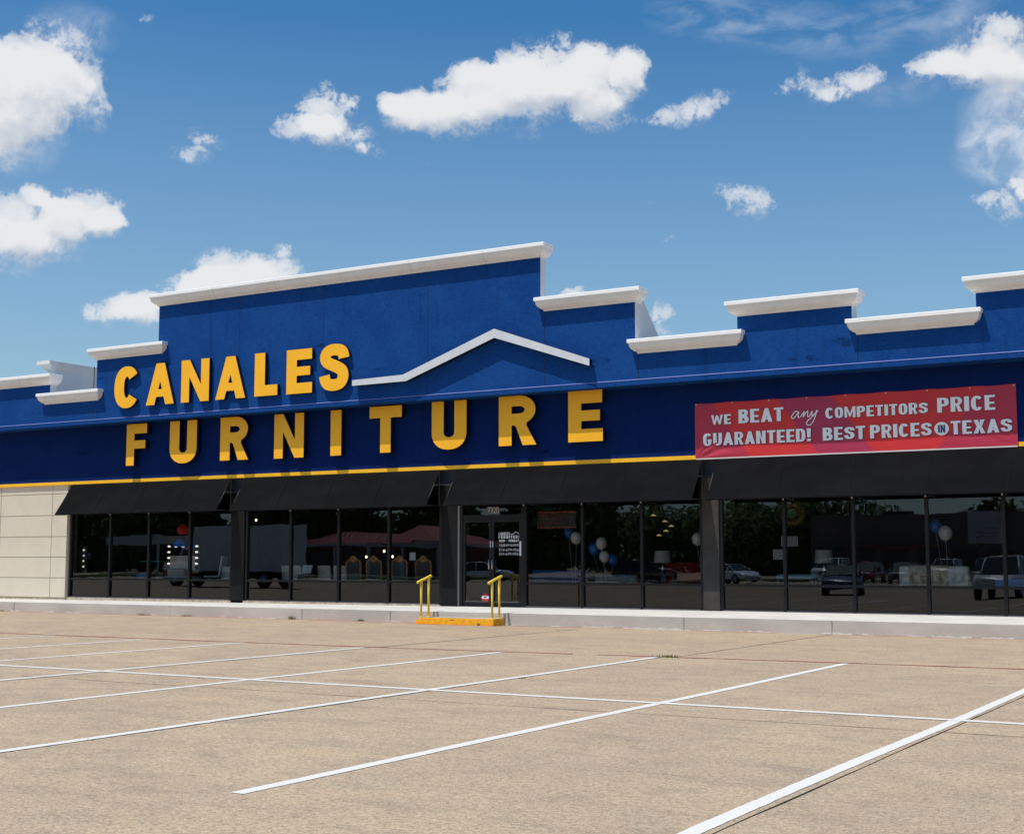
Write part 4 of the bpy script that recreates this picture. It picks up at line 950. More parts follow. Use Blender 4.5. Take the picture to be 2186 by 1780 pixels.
t = thing('bench', 'bench with blue cushions behind the second window pane', 'bench', (-34.1, 33.1, FZ))
b = B(); b.box(-.7, .7, -.22, .22, .55, .66); b.build('seat', M_UPH, t, **LOCAL, bevel=.02)
for sx in (-.6, .6):
    b = B(); b.box(sx - .03, sx + .03, -.18, .18, 0, .549); b.build('leg', M_DKWOOD, t, **LOCAL)
for i, (x, w) in enumerate(((-34.4, .22), (-33.85, .3))):
    b = B(); b.sphere((x, 33.05, FZ + .76), w, .16, .10, 14, 8); tag(b.build('cushion', [M_UPH, M_MATT][i]), ('grey scatter cushion on the bench', 'blue scatter cushion on the bench')[i], 'cushion')
t = thing('glass_table', 'teal glass table left of the vanity', 'table', (-33.6, 33.6, FZ))
b = B(); b.box(-.55, .3, -.4, .4, 1.22, 1.25); b.build('table_top', M_TEAL, t, **LOCAL)
for sx in (-.45, .2):
    b = B(); b.tube([(sx, 0, 0), (sx, 0, 1.22)], .02, 8); b.build('leg', M_AWNF, t, **LOCAL)
# carved wooden dining chairs
def carved_chair():
    t = thing('dining_chair', 'x', 'chair', (0, 0, 0), 0, 'carved wooden dining chairs')
    b = B()
    arch = [(-.27, .98), (-.27, 1.19), (-.20, 1.27), (-.13, 1.28), (-.08, 1.36), (0, 1.39), (.08, 1.36), (.13, 1.28), (.20, 1.27), (.27, 1.19), (.27, .98)]
    path = [(-.245, 0.02, .46)] + [(x, -.0 - (z - .46) * .04, z) for x, z in arch] + [(.245, .02, .46)]
    b.tube(path, .028, 8); b.tube([(-.245, .02, .62), (.245, .02, .62)], .022, 8)
    b.prism([(-.12, 1.25), (-.08, 1.33), (0, 1.36), (.08, 1.33), (.12, 1.25), (0, 1.20)], 'y', -.045, -.02); b.build('back_frame', M_WOOD, t, **LOCAL)
    b = B(); b.rings([[(x, y, z) for x, z in [(-.235, .64), (-.25, 1.17), (-.17, 1.235), (0, 1.24), (.17, 1.235), (.25, 1.17), (.235, .64)]] for y in (-.03, .02)], smooth=False); b.build('backrest', M_UPH, t, **LOCAL)
    b = B(); b.box(-.27, .27, .03, .50, .42, .52); b.build('seat', M_UPH, t, **LOCAL, bevel=.03)
    for sx in (-.24, .24):
        for y in (.03, .46):
            b = B(); b.tube([(sx, y, 0), (sx, y, .20), (sx, y, .42)], [.018, .024, .03], 8); b.build('leg', M_WOOD, t, **LOCAL)
    return t
c0 = carved_chair()
CH = [(-25.26, 'carved wooden chair at the pane edge, nearest the cream chairs'), (-24.5, 'carved wooden chair second from the cream chairs'), (-23.57, 'carved wooden chair second from the entrance pillar'), (-22.72, 'carved wooden chair nearest the entrance pillar')]
for i, (x, lb) in enumerate(CH):
    if i == 0: c0.location = (x, 33.2, FZ); c0['label'] = lb
    else: copy_tree(c0, (x, 33.2, FZ), None, lb)
t = thing('dining_table', 'dark dining table behind the carved wooden chairs', 'table', (-24.0, 34.3, FZ))
b = B(); b.box(-1.7, 1.7, -.5, .5, .72, .78); b.build('table_top', M_DKWOOD, t, **LOCAL, bevel=.01)
for sx in (-1.4, 1.4):
    b = B(); b.lathe([(.22, 0), (.2, .05), (.08, .12), (.10, .4), (.07, .6), (.2, .719)], sx, 0, 14); b.build('leg', M_DKWOOD, t, **LOCAL)
def parson(mt):
    t = thing('dining_chair', 'x', 'chair', (0, 0, 0), 0, 'cream upholstered dining chairs')
    b = B(); b.rings([[(-.25 + .02 * k, -.03 - .06 * k, .46 + .65 * k), (.25 - .02 * k, -.03 - .06 * k, .46 + .65 * k), (.25 - .02 * k, .05 - .06 * k, .46 + .65 * k), (-.25 + .02 * k, .05 - .06 * k, .46 + .65 * k)] for k in (0, .33, .66, 1)], smooth=False); b.build('backrest', mt, t, **LOCAL, bevel=.015)
    b = B(); b.box(-.25, .25, .055, .48, .40, .50); b.build('seat', mt, t, **LOCAL, bevel=.03)
    for sx in (-.21, .21):
        for y in (.04, .44):
            b = B(); b.box(sx - .02, sx + .02, y - .02, y + .02, 0, .399); b.build('leg', M_DKWOOD, t, **LOCAL)
    return t
p0 = parson(M_CREAM)
for i, (x, y, rz, lb) in enumerate(((-27.85, 33.25, -.25, 'cream tall-back chair nearest the dark pillar'), (-27.35, 33.0, .15, 'cream tall-back chair just left of the white price card'), (-26.35, 33.2, 0, 'cream tall-back chair just right of the white price card'), (-25.85, 33.35, .2, 'cream tall-back chair beside the carved wooden chairs'))):
    if i == 0: p0.location = (x, y, FZ); p0.rotation_euler = (0, 0, rz); p0['label'] = lb
    else: copy_tree(p0, (x, y, FZ), rz, lb)
t = thing('dining_table', 'low dark table among the cream chairs', 'table', (-26.9, 34.0, FZ))
b = B(); b.box(-1.0, 1.0, -.5, .5, .70, .76); b.build('table_top', M_DKWOOD, t, **LOCAL, bevel=.01)
for sx in (-.8, .8):
    b = B(); b.box(sx - .06, sx + .06, -.3, .3, 0, .699); b.build('leg', M_DKWOOD, t, **LOCAL)
t = thing('display_stand', 'small dark stand holding a white price card', 'stand', (-26.75, 32.75, FZ))
b = B(); b.box(-.2, .2, -.12, .12, 0, .85); b.build('plinth', M_BLK, t, **LOCAL)
b = B(); b.prism([(-.05, .88), (-.02, .88), (.06, 1.12), (.03, 1.12)], 'x', -.12, .24); b.build('card', M_CARD, t, **LOCAL)
b = B(); b.box(-22.67, -22.47, 32.4, 32.41, 1.63, 1.85); tag(b.build('price_card', M_CARD), 'white card stuck inside the glass above the carved chairs', 'card')
# LED message board
t = thing('message_board', 'dark message board with rows of red lights behind the glass', 'sign', (-17.9, 32.42, 2.48))
b = B(); b.box(-.60, .60, .01, .06, 0, .46); b.build('board', M_BOARD, t, **LOCAL)
b = B()
for k in range(13):
    for z in (.025, .435):
        x = -.555 + 1.11 * k / 12; b.box(x - (.022 if k % 2 else .012), x + (.022 if k % 2 else .012), .003, .009, z - .008, z + .008)
b.build('light_dots', M_LED, t, **LOCAL)
b = B(); rnd = random.Random(8)
for k in range(70):
    x = rnd.uniform(-.55, .55); z = rnd.choice((.09, .14, .19, .25, .3, .36)); b.box(x - .02, x + .02, .004, .009, z - .005, z + .005)
b.build('light_rows', M_LEDD, t, **LOCAL)
# balloons
def balloon(x, y, z, r, mt, label, tx, ty):
    t = thing('balloon', label, 'balloon', (x, y, z), 0, 'blue and white balloons in the windows')
    prof = []
    for i in range(13):
        a = -math.pi / 2 + math.pi * i / 12; zz = r * math.sin(a) * (1.22 if a < 0 else 1.08); prof.append((max(.004, r * math.cos(a)), zz))
    b = B(); b.lathe(prof, seg=20); b.rings([[(rr * math.cos(k), rr * math.sin(k), zz) for k in [j * math.pi / 4 for j in range(8)]] for rr, zz in ((.005, -1.22 * r), (.018, -1.22 * r - .03))]); b.build('bladder', mt, t, **LOCAL)
    b = B(); b.tube([(0, 0, -1.22 * r - .02), ((tx - x) * .4, (ty - y) * .4, (FZ + .02 - z) * .5), (tx - x, ty - y, FZ + .01 - z)], .003, 5); b.build('string', M_CARD, t, **LOCAL)
for a in ((-17.83, 33.05, 2.40, .155, M_BALB, 'blue balloon under the red message board', -17.75, 33.2), (-17.57, 32.95, 2.24, .155, M_BALW, 'white balloon beside the blue one under the message board', -17.75, 33.2),
          (-16.83, 33.0, 2.09, .15, M_BALW, 'white balloon topmost of the middle cluster', -16.75, 33.3), (-17.08, 33.05, 1.94, .15, M_BALB, 'bright blue balloon lowest-left beside the topmost white one', -16.75, 33.3), (-16.72, 32.95, 1.73, .14, M_BALW, 'lower white balloon of the middle cluster', -16.75, 33.3), (-16.55, 33.1, 1.65, .13, M_BALB, 'dark blue balloon at the foot of the middle cluster', -16.75, 33.3),
          (-14.06, 33.0, 2.18, .145, M_BALW, 'white balloon close to the grey pillar', -13.95, 33.3), (-13.92, 33.1, 2.07, .13, M_BALB, 'dark blue balloon half behind the grey pillar', -13.95, 33.3),
          (-8.02, 33.1, 2.44, .15, M_BALB, 'blue balloon above the ivory sofa', -7.9, 33.9), (-7.78, 33.0, 2.27, .16, M_BALW, 'white balloon above the ivory sofa', -7.9, 33.9)): balloon(*a)
# sofas
def sofa(x, y, w, d, hb, hs, mt, name, label, rz=0, parts=2):
    t = thing(name, label, 'sofa', (x, y, FZ), rz)
    b = B(); b.box(-w / 2, w / 2, -d / 2, -d / 2 + .2, .06, hb); b.build('backrest', mt, t, **LOCAL, bevel=.05)
    b = B(); b.box(-w / 2 + .18, w / 2 - .18, -d / 2 + .205, d / 2, .06, hs - .16); b.build('base', mt, t, **LOCAL, bevel=.02)
    for k in range(parts):
        xa = -w / 2 + .19 + (w - .38) * k / parts; b = B(); b.box(xa, xa + (w - .38) / parts - .01, -d / 2 + .21, d / 2 - .01, hs - .155, hs); b.build('seat_cushion', mt, t, **LOCAL, bevel=.04)
    for sx in (-w / 2, w / 2 - .175):
        b = B(); b.box(sx, sx + .175, -d / 2 + .205, d / 2 - .02, .06, hb - .2); b.build('armrest', mt, t, **LOCAL, bevel=.04)
    return t
sofa(-18.2, 33.6, 1.75, .9, 1.0, .45, M_BLUESOFA, 'sofa', 'blue velvet sofa with its back to the glass under the message board')
sofa(-16.6, 33.75, 1.25, .85, .88, .45, M_GREYSOFA, 'loveseat', 'pale grey loveseat beside the blue sofa', 0, 2)
sofa(-14.9, 34.6, 1.3, .85, 1.22, .5, M_REDFAB, 'sofa', 'red high-back sofa behind the pane next to the grey pillar', 0, 1)
iv = sofa(-8.1, 33.45, 1.62, .85, 1.13, .47, M_BEIGESOFA, 'sofa', 'ivory leather sofa with a gold throw over its back')
b = B()
n = 34
rows = []
for i in range(n + 1):
    x = -8.67 + .93 * i / n; r = .008 * math.sin(i * 1.7) + .006 * math.sin(i * .6)
    rows.append([(x, 33.012 - .006 + r, FZ + .60), (x, 33.012 - .008 + r, FZ + .9), (x, 33.015 + r * .3, FZ + 1.135), (x, 33.10, FZ + 1.150), (x, 33.23, FZ + 1.145), (x, 33.255, FZ + .95)])
b.rings(rows, close=False, cap=False); tag(b.build('throw', M_THROW), 'gold brocade throw draped over the ivory sofa', 'throw')
# table lamps on consoles
def lamp(x, y, zt, label):
    t = thing('console_table', 'narrow dark console carrying ' + label[0], 'table', (x, y, FZ))
    b = B(); b.box(-.4, .4, -.18, .18, zt - .05, zt); b.build('table_top', M_DKWOOD, t, **LOCAL)
    for sx in (-.36, .36):
        b = B(); b.box(sx - .025, sx + .025, -.15, .15, 0, zt - .051); b.build('leg', M_DKWOOD, t, **LOCAL)
    l = thing('table_lamp', label[1], 'lamp', (x, y, FZ + zt), 0, 'table lamps with drum shades')
    b = B(); b.lathe([(.09, 0), (.09, .015), (.02, .03), (.05, .12), (.02, .22), (.012, .30)], seg=14); b.build('base', M_STEEL, l, **LOCAL)
    b = B(); b.lathe([(.24, .28), (.20, .60)], seg=24, cap=False); b.build('lamp_shade', M_SHADE, l, **LOCAL)
lamp(-15.5, 34.0, .92, ('the lamp with the balloons in front', 'white drum shade lamp behind the pane beside the grey pillar')); lamp(-14.85, 35.6, .98, ('the lamp behind the red sofa', 'drum shade lamp behind the red sofa'))
lamp(-10.95, 33.7, .92, ('the lamp below the sunburst mirror', 'linen drum shade lamp below the sunburst mirror'))
M_CARDL = mat('pendant_gold_glow', (.6, .5, .3), .4, emit=(1, .75, .35), estr=.35)
for i, (x, z) in enumerate(((-16.22, 2.86), (-15.92, 2.69), (-15.77, 2.56), (-15.98, 2.43), (-16.24, 2.31))):
    t = thing('ceiling_pendant', 'small gold disc pendant in the cluster behind the pane beside the grey pillar', 'lamp', (x, 35 + .1 * i, z), 0, 'gold disc pendants')
    b = B(); b.lathe([(.07, 0), (.075, .012), (.03, .03), (.008, .05)], seg=14); b.build('disc', M_CARDL, t, **LOCAL); b = B(); b.tube([(0, 0, .05), (0, 0, 3.74 - z)], .004, 5); b.build('cord', M_BLK, t, **LOCAL)
# sunburst mirror
t = thing('sunburst_mirror', 'gold sunburst wall mirror hung high across a window mullion', 'mirror', (-11.5, 33.0, 2.78))
b = B()
for k in range(48):
    a = 2 * math.pi * k / 48; r1 = .37 if k % 2 else .33; b.tube([(.12 * math.cos(a), .0, .12 * math.sin(a)), (.24 * math.cos(a), -.01, .24 * math.sin(a)), (r1 * math.cos(a + .05), .0, r1 * math.sin(a + .05))], [.004, .006, .005], 5)
b.build('rays', M_GOLD, t, **LOCAL)
b = B(); b.prism([(.12 * math.cos(k * .314), .12 * math.sin(k * .314)) for k in range(20)], 'y', -.02, .02); b.build('mirror', M_MIRR, t, **LOCAL)
b = B(); b.tube([(0, .03, .1), (0, .03, .96)], .004, 5); b.build('cord', M_BLK, t, **LOCAL)
M_PAPER = mat('printed_sheet', (.42, .42, .42), .7)
M_INK = mat('printed_rows', (.12, .12, .13), .7)
for i, (x0, x1, z0, z1, lb) in enumerate(((-11.62, -11.20, 1.97, 2.21, 'upper printed sheet hung inside the glass under the sunburst mirror'), (-11.84, -11.50, 1.65, 1.89, 'lower printed sheet hung inside the glass under the sunburst mirror'))):
    t = thing('notice_sheet', lb, 'notice', (x0, 32.5, z0))
    b = B(); b.box(0, x1 - x0, 0, .004, 0, z1 - z0); b.build('sheet', M_PAPER, t, **LOCAL)
    b = B()
    for k in range(10): b.box(.02, x1 - x0 - .02, -.002, -.0005, .02 + k * .022, .029 + k * .022)
    b.build('print', M_INK, t, **LOCAL)
t = thing('bench', 'pale blue padded bench under the printed sheets', 'bench', (-11.37, 33.05, FZ))
b = B(); b.box(-.52, .52, -.25, .25, .80, .92); b.build('seat', M_PALEB, t, **LOCAL, bevel=.04)
for sx in (-.48, .48):
    b = B(); b.tube([(sx, -.2, 0), (sx, -.2, .80)], .022, 8); b.tube([(sx, .2, 0), (sx, .2, .80)], .022, 8); b.build('leg', M_PALEB, t, **LOCAL)
t = thing('mattress', 'blue and white boxed mattress leaning low at the last window', 'mattress', (-6.1, 32.95, FZ))
b = B(); b.box(-.55, .9, -.2, .3, .45, .83); b.build('mattress_body', M_MATT, t, **LOCAL, bevel=.04); b = B(); b.box(-.56, .91, -.21, .31, .60, .66); b.build('piping', M_WLAC, t, **LOCAL); b = B(); b.box(-.5, .85, -.15, .25, 0, .449); b.build('base', M_DKWOOD, t, **LOCAL)

# ================================================================ ACROSS THE LOT (mirrored in the shop windows)
def paint_mat(name, c): return mat(name, c, .3, .5, coat=.6)
M_CARGL = mat('car_glass', (.012, .014, .016), .08, .6)
M_TYRE = mat('tyre_rubber', (.012, .012, .012), .85, .2)
M_RIM = mat('alloy_rim', (.45, .45, .46), .35, .5, metal=.8)
M_HEAD = mat('headlamp_lens', (.75, .75, .75), .15, .6)
M_TAIL = mat('tail_lamp_red', (.35, .01, .01), .25, .5)
M_CHROME = mat('chrome_trim', (.6, .6, .6), .15, .5, metal=1)
def car(name, label, cat, pm, loc, rz, kind, group='vehicles mirrored in the windows'):
    t = thing(name, label, cat, loc, rz, group)
    if kind == 'suv': L, Wd, body, cab = 4.7, 1.86, [(-2.35, .62, .92), (-2.25, .42, 1.02), (-1.2, .36, 1.06), (.75, .36, 1.04), (1.0, .36, 1.02), (1.95, .38, .97), (2.25, .42, .88), (2.35, .55, .72)], [(-2.2, 1.04, 1.06), (-1.95, 1.04, 1.70), (-.6, 1.04, 1.76), (.35, 1.04, 1.72), (1.05, 1.0, 1.02)]
    elif kind == 'coupe': L, Wd, body, cab = 4.6, 1.82, [(-2.3, .55, .86), (-2.15, .40, .96), (-1.2, .33, .95), (.75, .32, .92), (1.0, .32, .91), (1.9, .35, .80), (2.2, .40, .68), (2.3, .48, .58)], [(-2.0, .94, .96), (-1.1, .94, 1.36), (-.4, .94, 1.43), (.2, .94, 1.40), (1.15, .88, .92)]
    else: L, Wd, body, cab = 4.7, 1.82, [(-2.35, .55, .90), (-2.2, .40, .98), (-1.2, .33, .96), (.75, .32, .94), (1.0, .32, .93), (1.9, .35, .84), (2.25, .40, .72), (2.35, .48, .60)], [(-1.75, .95, .98), (-1.05, .95, 1.40), (-.3, .95, 1.46), (.3, .95, 1.43), (1.2, .92, .94)]
    hw = Wd / 2; b = B(); rings = []
    for i, (x, zb, zt) in enumerate(body):
        k = .86 if i in (0, len(body) - 1) else .96 if i in (1, len(body) - 2) else 1.0; w = hw * k; zm = (zb + zt) / 2
        rings.append([(x, y, z) for y, z in ((-w * .86, zb), (-w, zb + .10), (-w, zm + .05), (-w * .95, zt - .06), (-w * .82, zt), (w * .82, zt), (w * .95, zt - .06), (w, zm + .05), (w, zb + .10), (w * .86, zb))])
    b.rings(rings); b.build('body', pm, t, **LOCAL)
    b = B(); rings = []
    for x, zb, zt in cab:
        f = (zt - zb) / .6; wb, wt = hw * .90, hw * (.90 - .19 * min(1, f))
        rings.append([(x, -wb, zb), (x, -wt, zt), (x, wt, zt), (x, wb, zb)])
    b.rings(rings, smooth=False); b.build('windows', M_CARGL, t, **LOCAL)
    b = B(); rings = []
    for x, zb, zt in cab[1:4]: wt = hw * .72; rings.append([(x, -wt, zt - .05), (x, -wt * .93, zt + .025), (x, wt * .93, zt + .025), (x, wt, zt - .05)])
    b.rings(rings)
    for sy in (-1, 1):
        for i in range(len(cab) - 1):
            (xa, a0, a1), (xb, b0, b1) = cab[i], cab[i + 1]
            if i in (0, 3): b.tube([(xa, sy * hw * (.90 if i == 0 else .71), a0 if i == 0 else a1), (xb, sy * hw * (.71 if i == 0 else .90), b1 if i == 0 else b0)], .04, 6)
        xm = -.35; b.tube([(xm, sy * hw * .89, cab[1][1]), (xm, sy * hw * .725, cab[2][2])], .04, 6)
    b.build('roof', pm, t, **LOCAL)
    r = .36 if kind == 'suv' else .33
    for x in (-1.4, 1.4):
        for sy in (-1, 1):
            def disc(r0, r1, ya, yb_): return [[(x + rr * math.cos(a), yy, r + rr * math.sin(a)) for a in [k * math.pi / 10 for k in range(20)]] for rr, yy in ((r0, ya), (r1, ya), (r1, yb_), (r0, yb_))]
            b = B(); b.rings(disc(.05, r, sy * (hw - .20), sy * (hw + .012))); w = b.build('wheel', M_TYRE, t, **LOCAL)
            b = B(); b.rings(disc(.03, r * .64, sy * (hw + .005), sy * (hw + .022))); b.build('rim', M_RIM, w, **LOCAL)
    zf = body[-2][2] - .12
    for sy in (-1, 1):
        b = B(); b.sphere((L / 2 - .14, sy * hw * .66, zf), .10, .20, .08, 10, 6); b.build('headlight', M_HEAD, t, **LOCAL)
        b = B(); b.sphere((-L / 2 + .10, sy * hw * .72, body[1][2] - .14), .08, .16, .09, 10, 6); b.build('tail_light', M_TAIL, t, **LOCAL)
        b = B(); b.sphere((.75, sy * (hw + .10), 1.02), .07, .10, .07, 8, 6); b.build('mirror', pm, t, **LOCAL)
    b = B(); b.box(L / 2 - .10, L / 2 - .01, -.5, .5, zf - .16, zf + .04); b.build('grille', M_BLK if kind != 'suv' else M_CHROME, t, **LOCAL)
    b = B(); b.box(L / 2 - .12, L / 2 + .03, -hw * .8, hw * .8, zf - .34, zf - .22); b.build('bumper', M_CHROME if kind == 'suv' else pm, t, **LOCAL)
    return t
PW, PS, PB, PDB, PR, PG = paint_mat('paint_white', (.82, .83, .84)), paint_mat('paint_silver', (.55, .56, .57)), paint_mat('paint_black', (.015, .015, .017)), paint_mat('paint_dark_blue', (.02, .05, .10)), paint_mat('paint_red', (.28, .015, .015)), paint_mat('paint_grey', (.12, .125, .13))
car('parked_car', 'silver sport utility vehicle facing the store, mirrored in the last pane', 'car', PS, (-12.35, 1.2, 0), R(90), 'suv')
car('parked_car', 'dark blue sedan facing the store, mirrored beside the ivory sofa', 'car', PDB, (-20.2, -1.0, 0), R(75), 'sedan')
car('parked_car', 'white two-door car mirrored beside the grey pillar', 'car', PW, (-36.3, -27.2, 0), R(28), 'coupe')
car('parked_car', 'black sport utility vehicle mirrored beside the white balloons', 'car', PB, (-42.6, -26.2, 0), R(-24), 'suv')
car('parked_car', 'white sedan mirrored in the entrance doors', 'car', PW, (-56.0, -25.8, 0), R(-20), 'sedan')
ROW = [(-24.4, PS, 'suv', 'silver'), (-27.3, PG, 'sedan', 'grey'), (-30.2, PR, 'sedan', 'red'), (-33.0, PW, 'suv', 'white'), (-21.4, PG, 'suv', 'grey')]
for x, pm, kd, cn_ in ROW:
    car('parked_car', '%s %s in the far row of the lot before the strip mall' % (cn_, 'sport utility vehicle' if kd == 'suv' else 'sedan'), 'car', pm, (x, -39.4, 0), R(90), kd)
# box truck
t = thing('box_truck', 'white box truck with a red lower cab mirrored in the windows beside the first pillar', 'truck', (-57.8, 0, 0), R(180))
b = B(); b.box(-4.6, 2.3, -1.2, 1.2, .95, 3.72); b.build('cargo_box', mat('truck_box_white', (.55, .58, .60), .5, var=.06), t, **LOCAL, bevel=.03)
b = B(); b.rings([[(x, -1.05, .5), (x, -1.05, z), (x, 1.05, z), (x, 1.05, .5)] for x, z in ((2.4, 2.45), (3.3, 2.45), (3.85, 1.65), (4.9, 1.45), (5.0, 1.2))], smooth=False); b.mi(1); b.box(2.38, 5.02, -1.06, 1.06, .5, 1.05); b.build('cab', [PW, PR], t, **LOCAL, bevel=.04)
b = B(); b.prism([(2.6, 1.6), (2.6, 2.3), (3.25, 2.3), (3.62, 1.7)], 'y', -1.062, 1.062); b.quad((3.36, -.95, 2.4), (3.86, -.95, 1.70), (3.86, .95, 1.70), (3.36, .95, 2.4)); b.build('window', M_CARGL, t, **LOCAL)
b = B(); b.box(-4.5, 4.8, -.5, .5, .55, .949); b.build('chassis', M_BLK, t, **LOCAL)
for x in (-3.2, 3.9):
    for sy in (-1, 1):
        b = B(); b.rings([[(x + rr * math.cos(a), sy * yy, .48 + rr * math.sin(a)) for a in [k * math.pi / 10 for k in range(20)]] for rr, yy in ((.05, .8), (.48, .8), (.48, 1.1), (.05, 1.1))]); w = b.build('wheel', M_TYRE, t, **LOCAL)
        b = B(); b.rings([[(x + rr * math.cos(a), sy * yy, .48 + rr * math.sin(a)) for a in [k * math.pi / 10 for k in range(20)]] for rr, yy in ((.03, 1.09), (.28, 1.09), (.28, 1.115), (.03, 1.115))]); b.build('rim', M_RIM, w, **LOCAL)
# red roofed restaurant
t = thing('restaurant', 'low restaurant with a red seamed hip roof mirrored behind the carved chairs', 'building', (-89, -61, 0))
b = B(); b.box(-9.5, 9.5, -5, 5, 0, 3.1); b.build('wall', mat('restaurant_wall', (.14, .05, .04), .8, var=.2), t, **LOCAL)
b = B(); b.box(-10.3, 10.3, -5.8, 5.8, 3.1, 3.5); b.build('fascia', mat('restaurant_fascia', (.5, .5, .5), .7), t, **LOCAL)
b = B(); M_RR = mat('red_metal_roof', (.30, .045, .04), .5, .4)
b.rings([[(-10.4, -5.9, 3.501), (10.4, -5.9, 3.501), (10.4, 5.9, 3.501), (-10.4, 5.9, 3.501)], [(-7.5, -.2, 4.75), (7.5, -.2, 4.75), (7.5, .2, 4.75), (-7.5, .2, 4.75)]], smooth=False)
b.rings([[(.8, -.5, 3.9), (9.2, -.5, 3.9), (9.2, 5.95, 3.52), (.8, 5.95, 3.52)], [(4.9, -.3, 5.4), (5.1, -.3, 5.4), (5.1, 2.9, 5.4), (4.9, 2.9, 5.4)]], smooth=False)
for k in range(27): x = -10 + .77 * k; b.tube([(x, 5.9, 3.53), (max(-7.5, min(7.5, x)), .2, 4.78)], .03, 4)
b.build('roof', M_RR, t, **LOCAL)
for x in (-9, -4.5, 0, 4.5, 9):
    b = B(); b.box(x - .15, x + .15, 5.3, 5.6, 0, 3.099); b.build('column', mat('restaurant_fascia', (.5, .5, .5)), t, **LOCAL)
for x in (-7, -2.3, 2.3, 7):
    b = B(); b.box(x - 1.2, x + 1.2, 5.001, 5.05, .9, 2.5); b.build('window', M_CARGL, t, **LOCAL)
t = thing('canopy', 'pale flat fuel canopy mirrored in the second pane', 'canopy', (-124, -58, 0))
b = B(); b.box(-4.4, 4.4, -3, 3, 3.5, 4.62); b.build('roof', mat('canopy_white', (.55, .55, .52), .7), t, **LOCAL)
for x in (-4, 4):
    b = B(); b.box(x - .12, x + .12, 2.4, 2.6, 0, 3.499); b.build('column', mat('canopy_white', (.55, .55, .52)), t, **LOCAL)
# strip mall
t = thing('strip_mall', 'long brown strip mall mirrored above the ivory sofa', 'building', (-37, -86, 0))
b = B(); b.box(-13, 19, -6, .5, 0, 6.55); b.build('wall', mat('mall_wall', (.13, .11, .10), .85, var=.15, vscale=.6), t, **LOCAL)
b = B(); b.box(4.2, 8.0, .501, .9, 3.4, 6.75); b.mi(1)
for k in range(3): b.box(5.0, 7.3, .901, .93, 5.0 - .45 * k, 5.08 - .45 * k)
b.build('sign_panel', [mat('mall_panel', (.42, .45, .48), .8), M_BLK], t, **LOCAL)
b = B(); b.box(-9, 1.8, .501, 1.5, 3.0, 3.3); b.build('awning', mat('mall_awning_red', (.40, .05, .04), .7), t, **LOCAL)
b = B(); b.box(-5.2, -2.4, -3, -1, 6.551, 7.05); b.build('roof_unit', M_BLK, t, **LOCAL)
for k in range(6):
    b = B(); b.box(-12 + k * 3.6, -9.4 + k * 3.6, .501, .53, .3, 2.9); b.build('window', M_CARGL, t, **LOCAL)
# utility pole
t = thing('utility_pole', 'wooden utility pole with crossarms mirrored in the last pane', 'pole', (-30.6, -92, 0))
b = B(); b.tube([(0, 0, 0), (0, 0, 10.5)], [.16, .11], 8); b.build('pole', M_DKWOOD, t, **LOCAL)
for z in (8.6, 9.4):
    b = B(); b.box(-1.3, 1.3, -.06, .06, z - .06, z + .06); b.build('crossarm', M_DKWOOD, t, **LOCAL)
b = B()
for dx in (-1.2, 1.2):
    for sg in (-1, 1): b.tube([(dx, 0, 8.7), (dx + sg * 12, -1, 8.2), (dx + sg * 25, -2, 8.6)], .015, 4)
b.build('wire', M_BLK, t, **LOCAL)
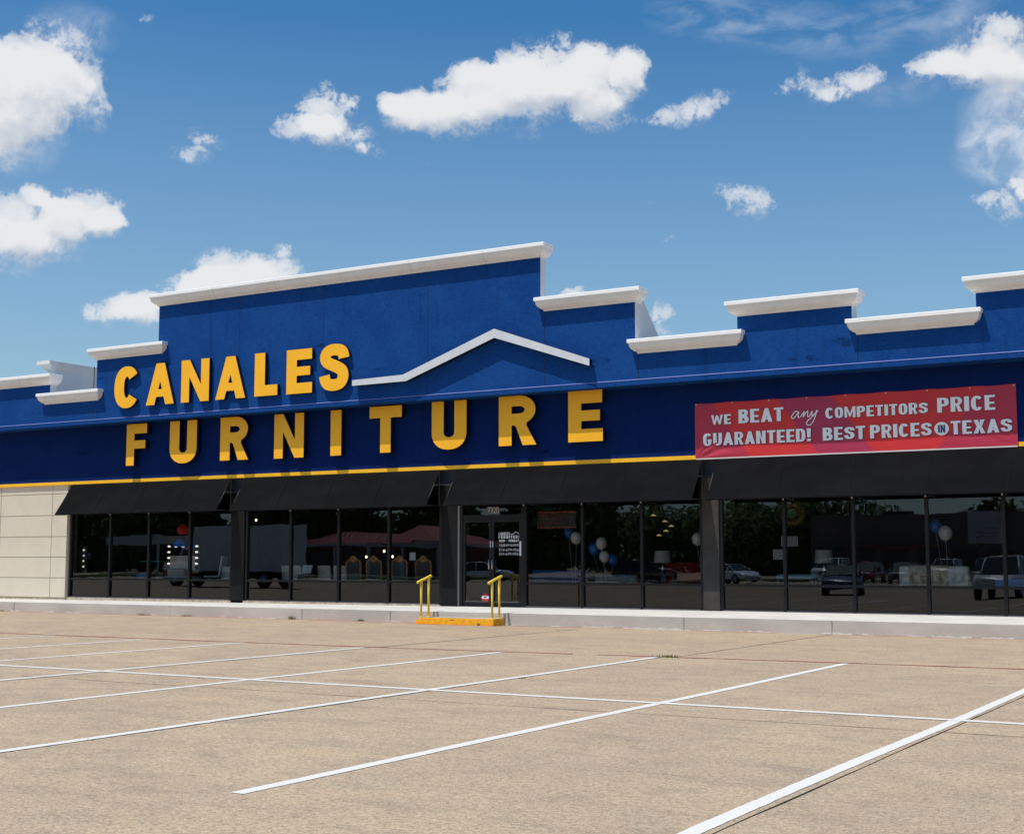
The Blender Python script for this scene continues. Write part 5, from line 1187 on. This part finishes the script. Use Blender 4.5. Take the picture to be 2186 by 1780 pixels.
# trees
def foliage_mat(name, c1, c2):
    return mat(name, c1, .8, .2, col2=c2, vscale=.8, vdetail=3)
M_FOL = [foliage_mat('foliage_dark', (.06, .10, .026), (.09, .14, .036)), foliage_mat('foliage_mid', (.07, .12, .03), (.10, .15, .04))]
M_BARK = mat('bark', (.07, .055, .04), .9, .1, var=.3)
def tree(seed, h_, w, fm):
    rnd = random.Random(seed); t = thing('tree', 'x', 'tree', (0, 0, 0), 0, 'trees mirrored in the windows')
    b = B(); b.tube([(0, 0, 0), (.1, 0, h_ * .25), (.0, .1, h_ * .45), (.05, .05, h_ * .8)], [.22, .17, .13, .04], 8)
    for k in range(6):
        a = rnd.uniform(0, 6.28); z = h_ * rnd.uniform(.22, .5); b.tube([(0, 0, z), (w * .3 * math.cos(a), w * .3 * math.sin(a), z + h_ * .16), (w * .42 * math.cos(a), w * .42 * math.sin(a), z + h_ * .24)], [.08, .05, .02], 6)
    b.build('trunk', M_BARK, t, **LOCAL)
    b = B(); lumps = [(rnd.uniform(-.32, .32) * w, rnd.uniform(-.32, .32) * w, h_ * rnd.uniform(.14, .85), rnd.uniform(.20, .33) * w) for _ in range(20)]
    for i in range(3400):
        cx_, cy_, cz_, r = rnd.choice(lumps); d = Vector((rnd.gauss(0, 1), rnd.gauss(0, 1), rnd.gauss(0, .85))).normalized() * r * rnd.uniform(.55, 1.05)
        p = Vector((cx_, cy_, cz_)) + d; s_ = rnd.uniform(.14, .32) * w / 6
        u = Vector((rnd.gauss(0, 1), rnd.gauss(0, 1), rnd.gauss(0, .6))).normalized(); v_ = u.orthogonal().normalized()
        b.quad(p - u * s_ - v_ * s_ * .6, p + u * s_ - v_ * s_ * .5, p + u * s_ * .8 + v_ * s_ * .6, p - u * s_ * .8 + v_ * s_ * .6)
    b.build('crown', fm, t, **LOCAL)
    return t
protos = [tree(11, 10.5, 8.5, M_FOL[0]), tree(12, 9.0, 8, M_FOL[1]), tree(13, 8.2, 7.5, M_FOL[0])]
used = set(); rnd = random.Random(3)
SP = []
x = -178.0
while x < -74: SP.append((x, rnd.uniform(-90, -72), rnd.choice((0, 0, 1)))); x += rnd.uniform(4.6, 6.0)
for x in (-71, -66.5, -62, -58, -54.5, -51): SP.append((x, rnd.uniform(-98, -90), 2))
for x in (-47, -34, -31.5, -27): SP.append((x, -100, 2))
for i, (x, y, k) in enumerate(SP):
    far = 'left of the strip mall' if x < -52 else 'behind the strip mall'
    lb = 'broad green tree in the line of trees %s across the lot' % ('beyond the restaurant' if x < -74 else far)
    if k not in used:
        used.add(k); o = protos[k]; o.location = (x, y, 0); o.rotation_euler = (0, 0, rnd.uniform(0, 6)); o['label'] = lb
    else: o = copy_tree(protos[k], (x, y, 0), rnd.uniform(0, 6), lb)
    g = 'trees beyond the restaurant' if x < -74 else 'trees left of the strip mall' if x < -52 else 'trees behind the strip mall'
    o['group'] = g; s_ = rnd.uniform(.9, 1.12); o.scale = (s_, s_, s_)

rnd = random.Random(17); b = B()
for i in range(9000):
    x = rnd.uniform(-260, 40); hmax = (7.2 if x > -75 else 9.5) * (.8 + .2 * math.sin(x * .31) * math.cos(x * .13)); z = hmax * rnd.uniform(.02, 1) ** .8
    p = Vector((x, -112 + rnd.uniform(-5, 5), z)); s_ = rnd.uniform(.5, 1.1)
    u = Vector((rnd.gauss(0, 1), rnd.gauss(0, .6), rnd.gauss(0, .8))).normalized(); v_ = u.orthogonal().normalized()
    b.quad(p - u * s_ - v_ * s_ * .6, p + u * s_ - v_ * s_ * .5, p + u * s_ * .8 + v_ * s_ * .6, p - u * s_ * .8 + v_ * s_ * .6)
tag(b.build('distant_woods', M_FOL[0]), 'dense line of distant woods beyond the street', 'woods', None, 'stuff')
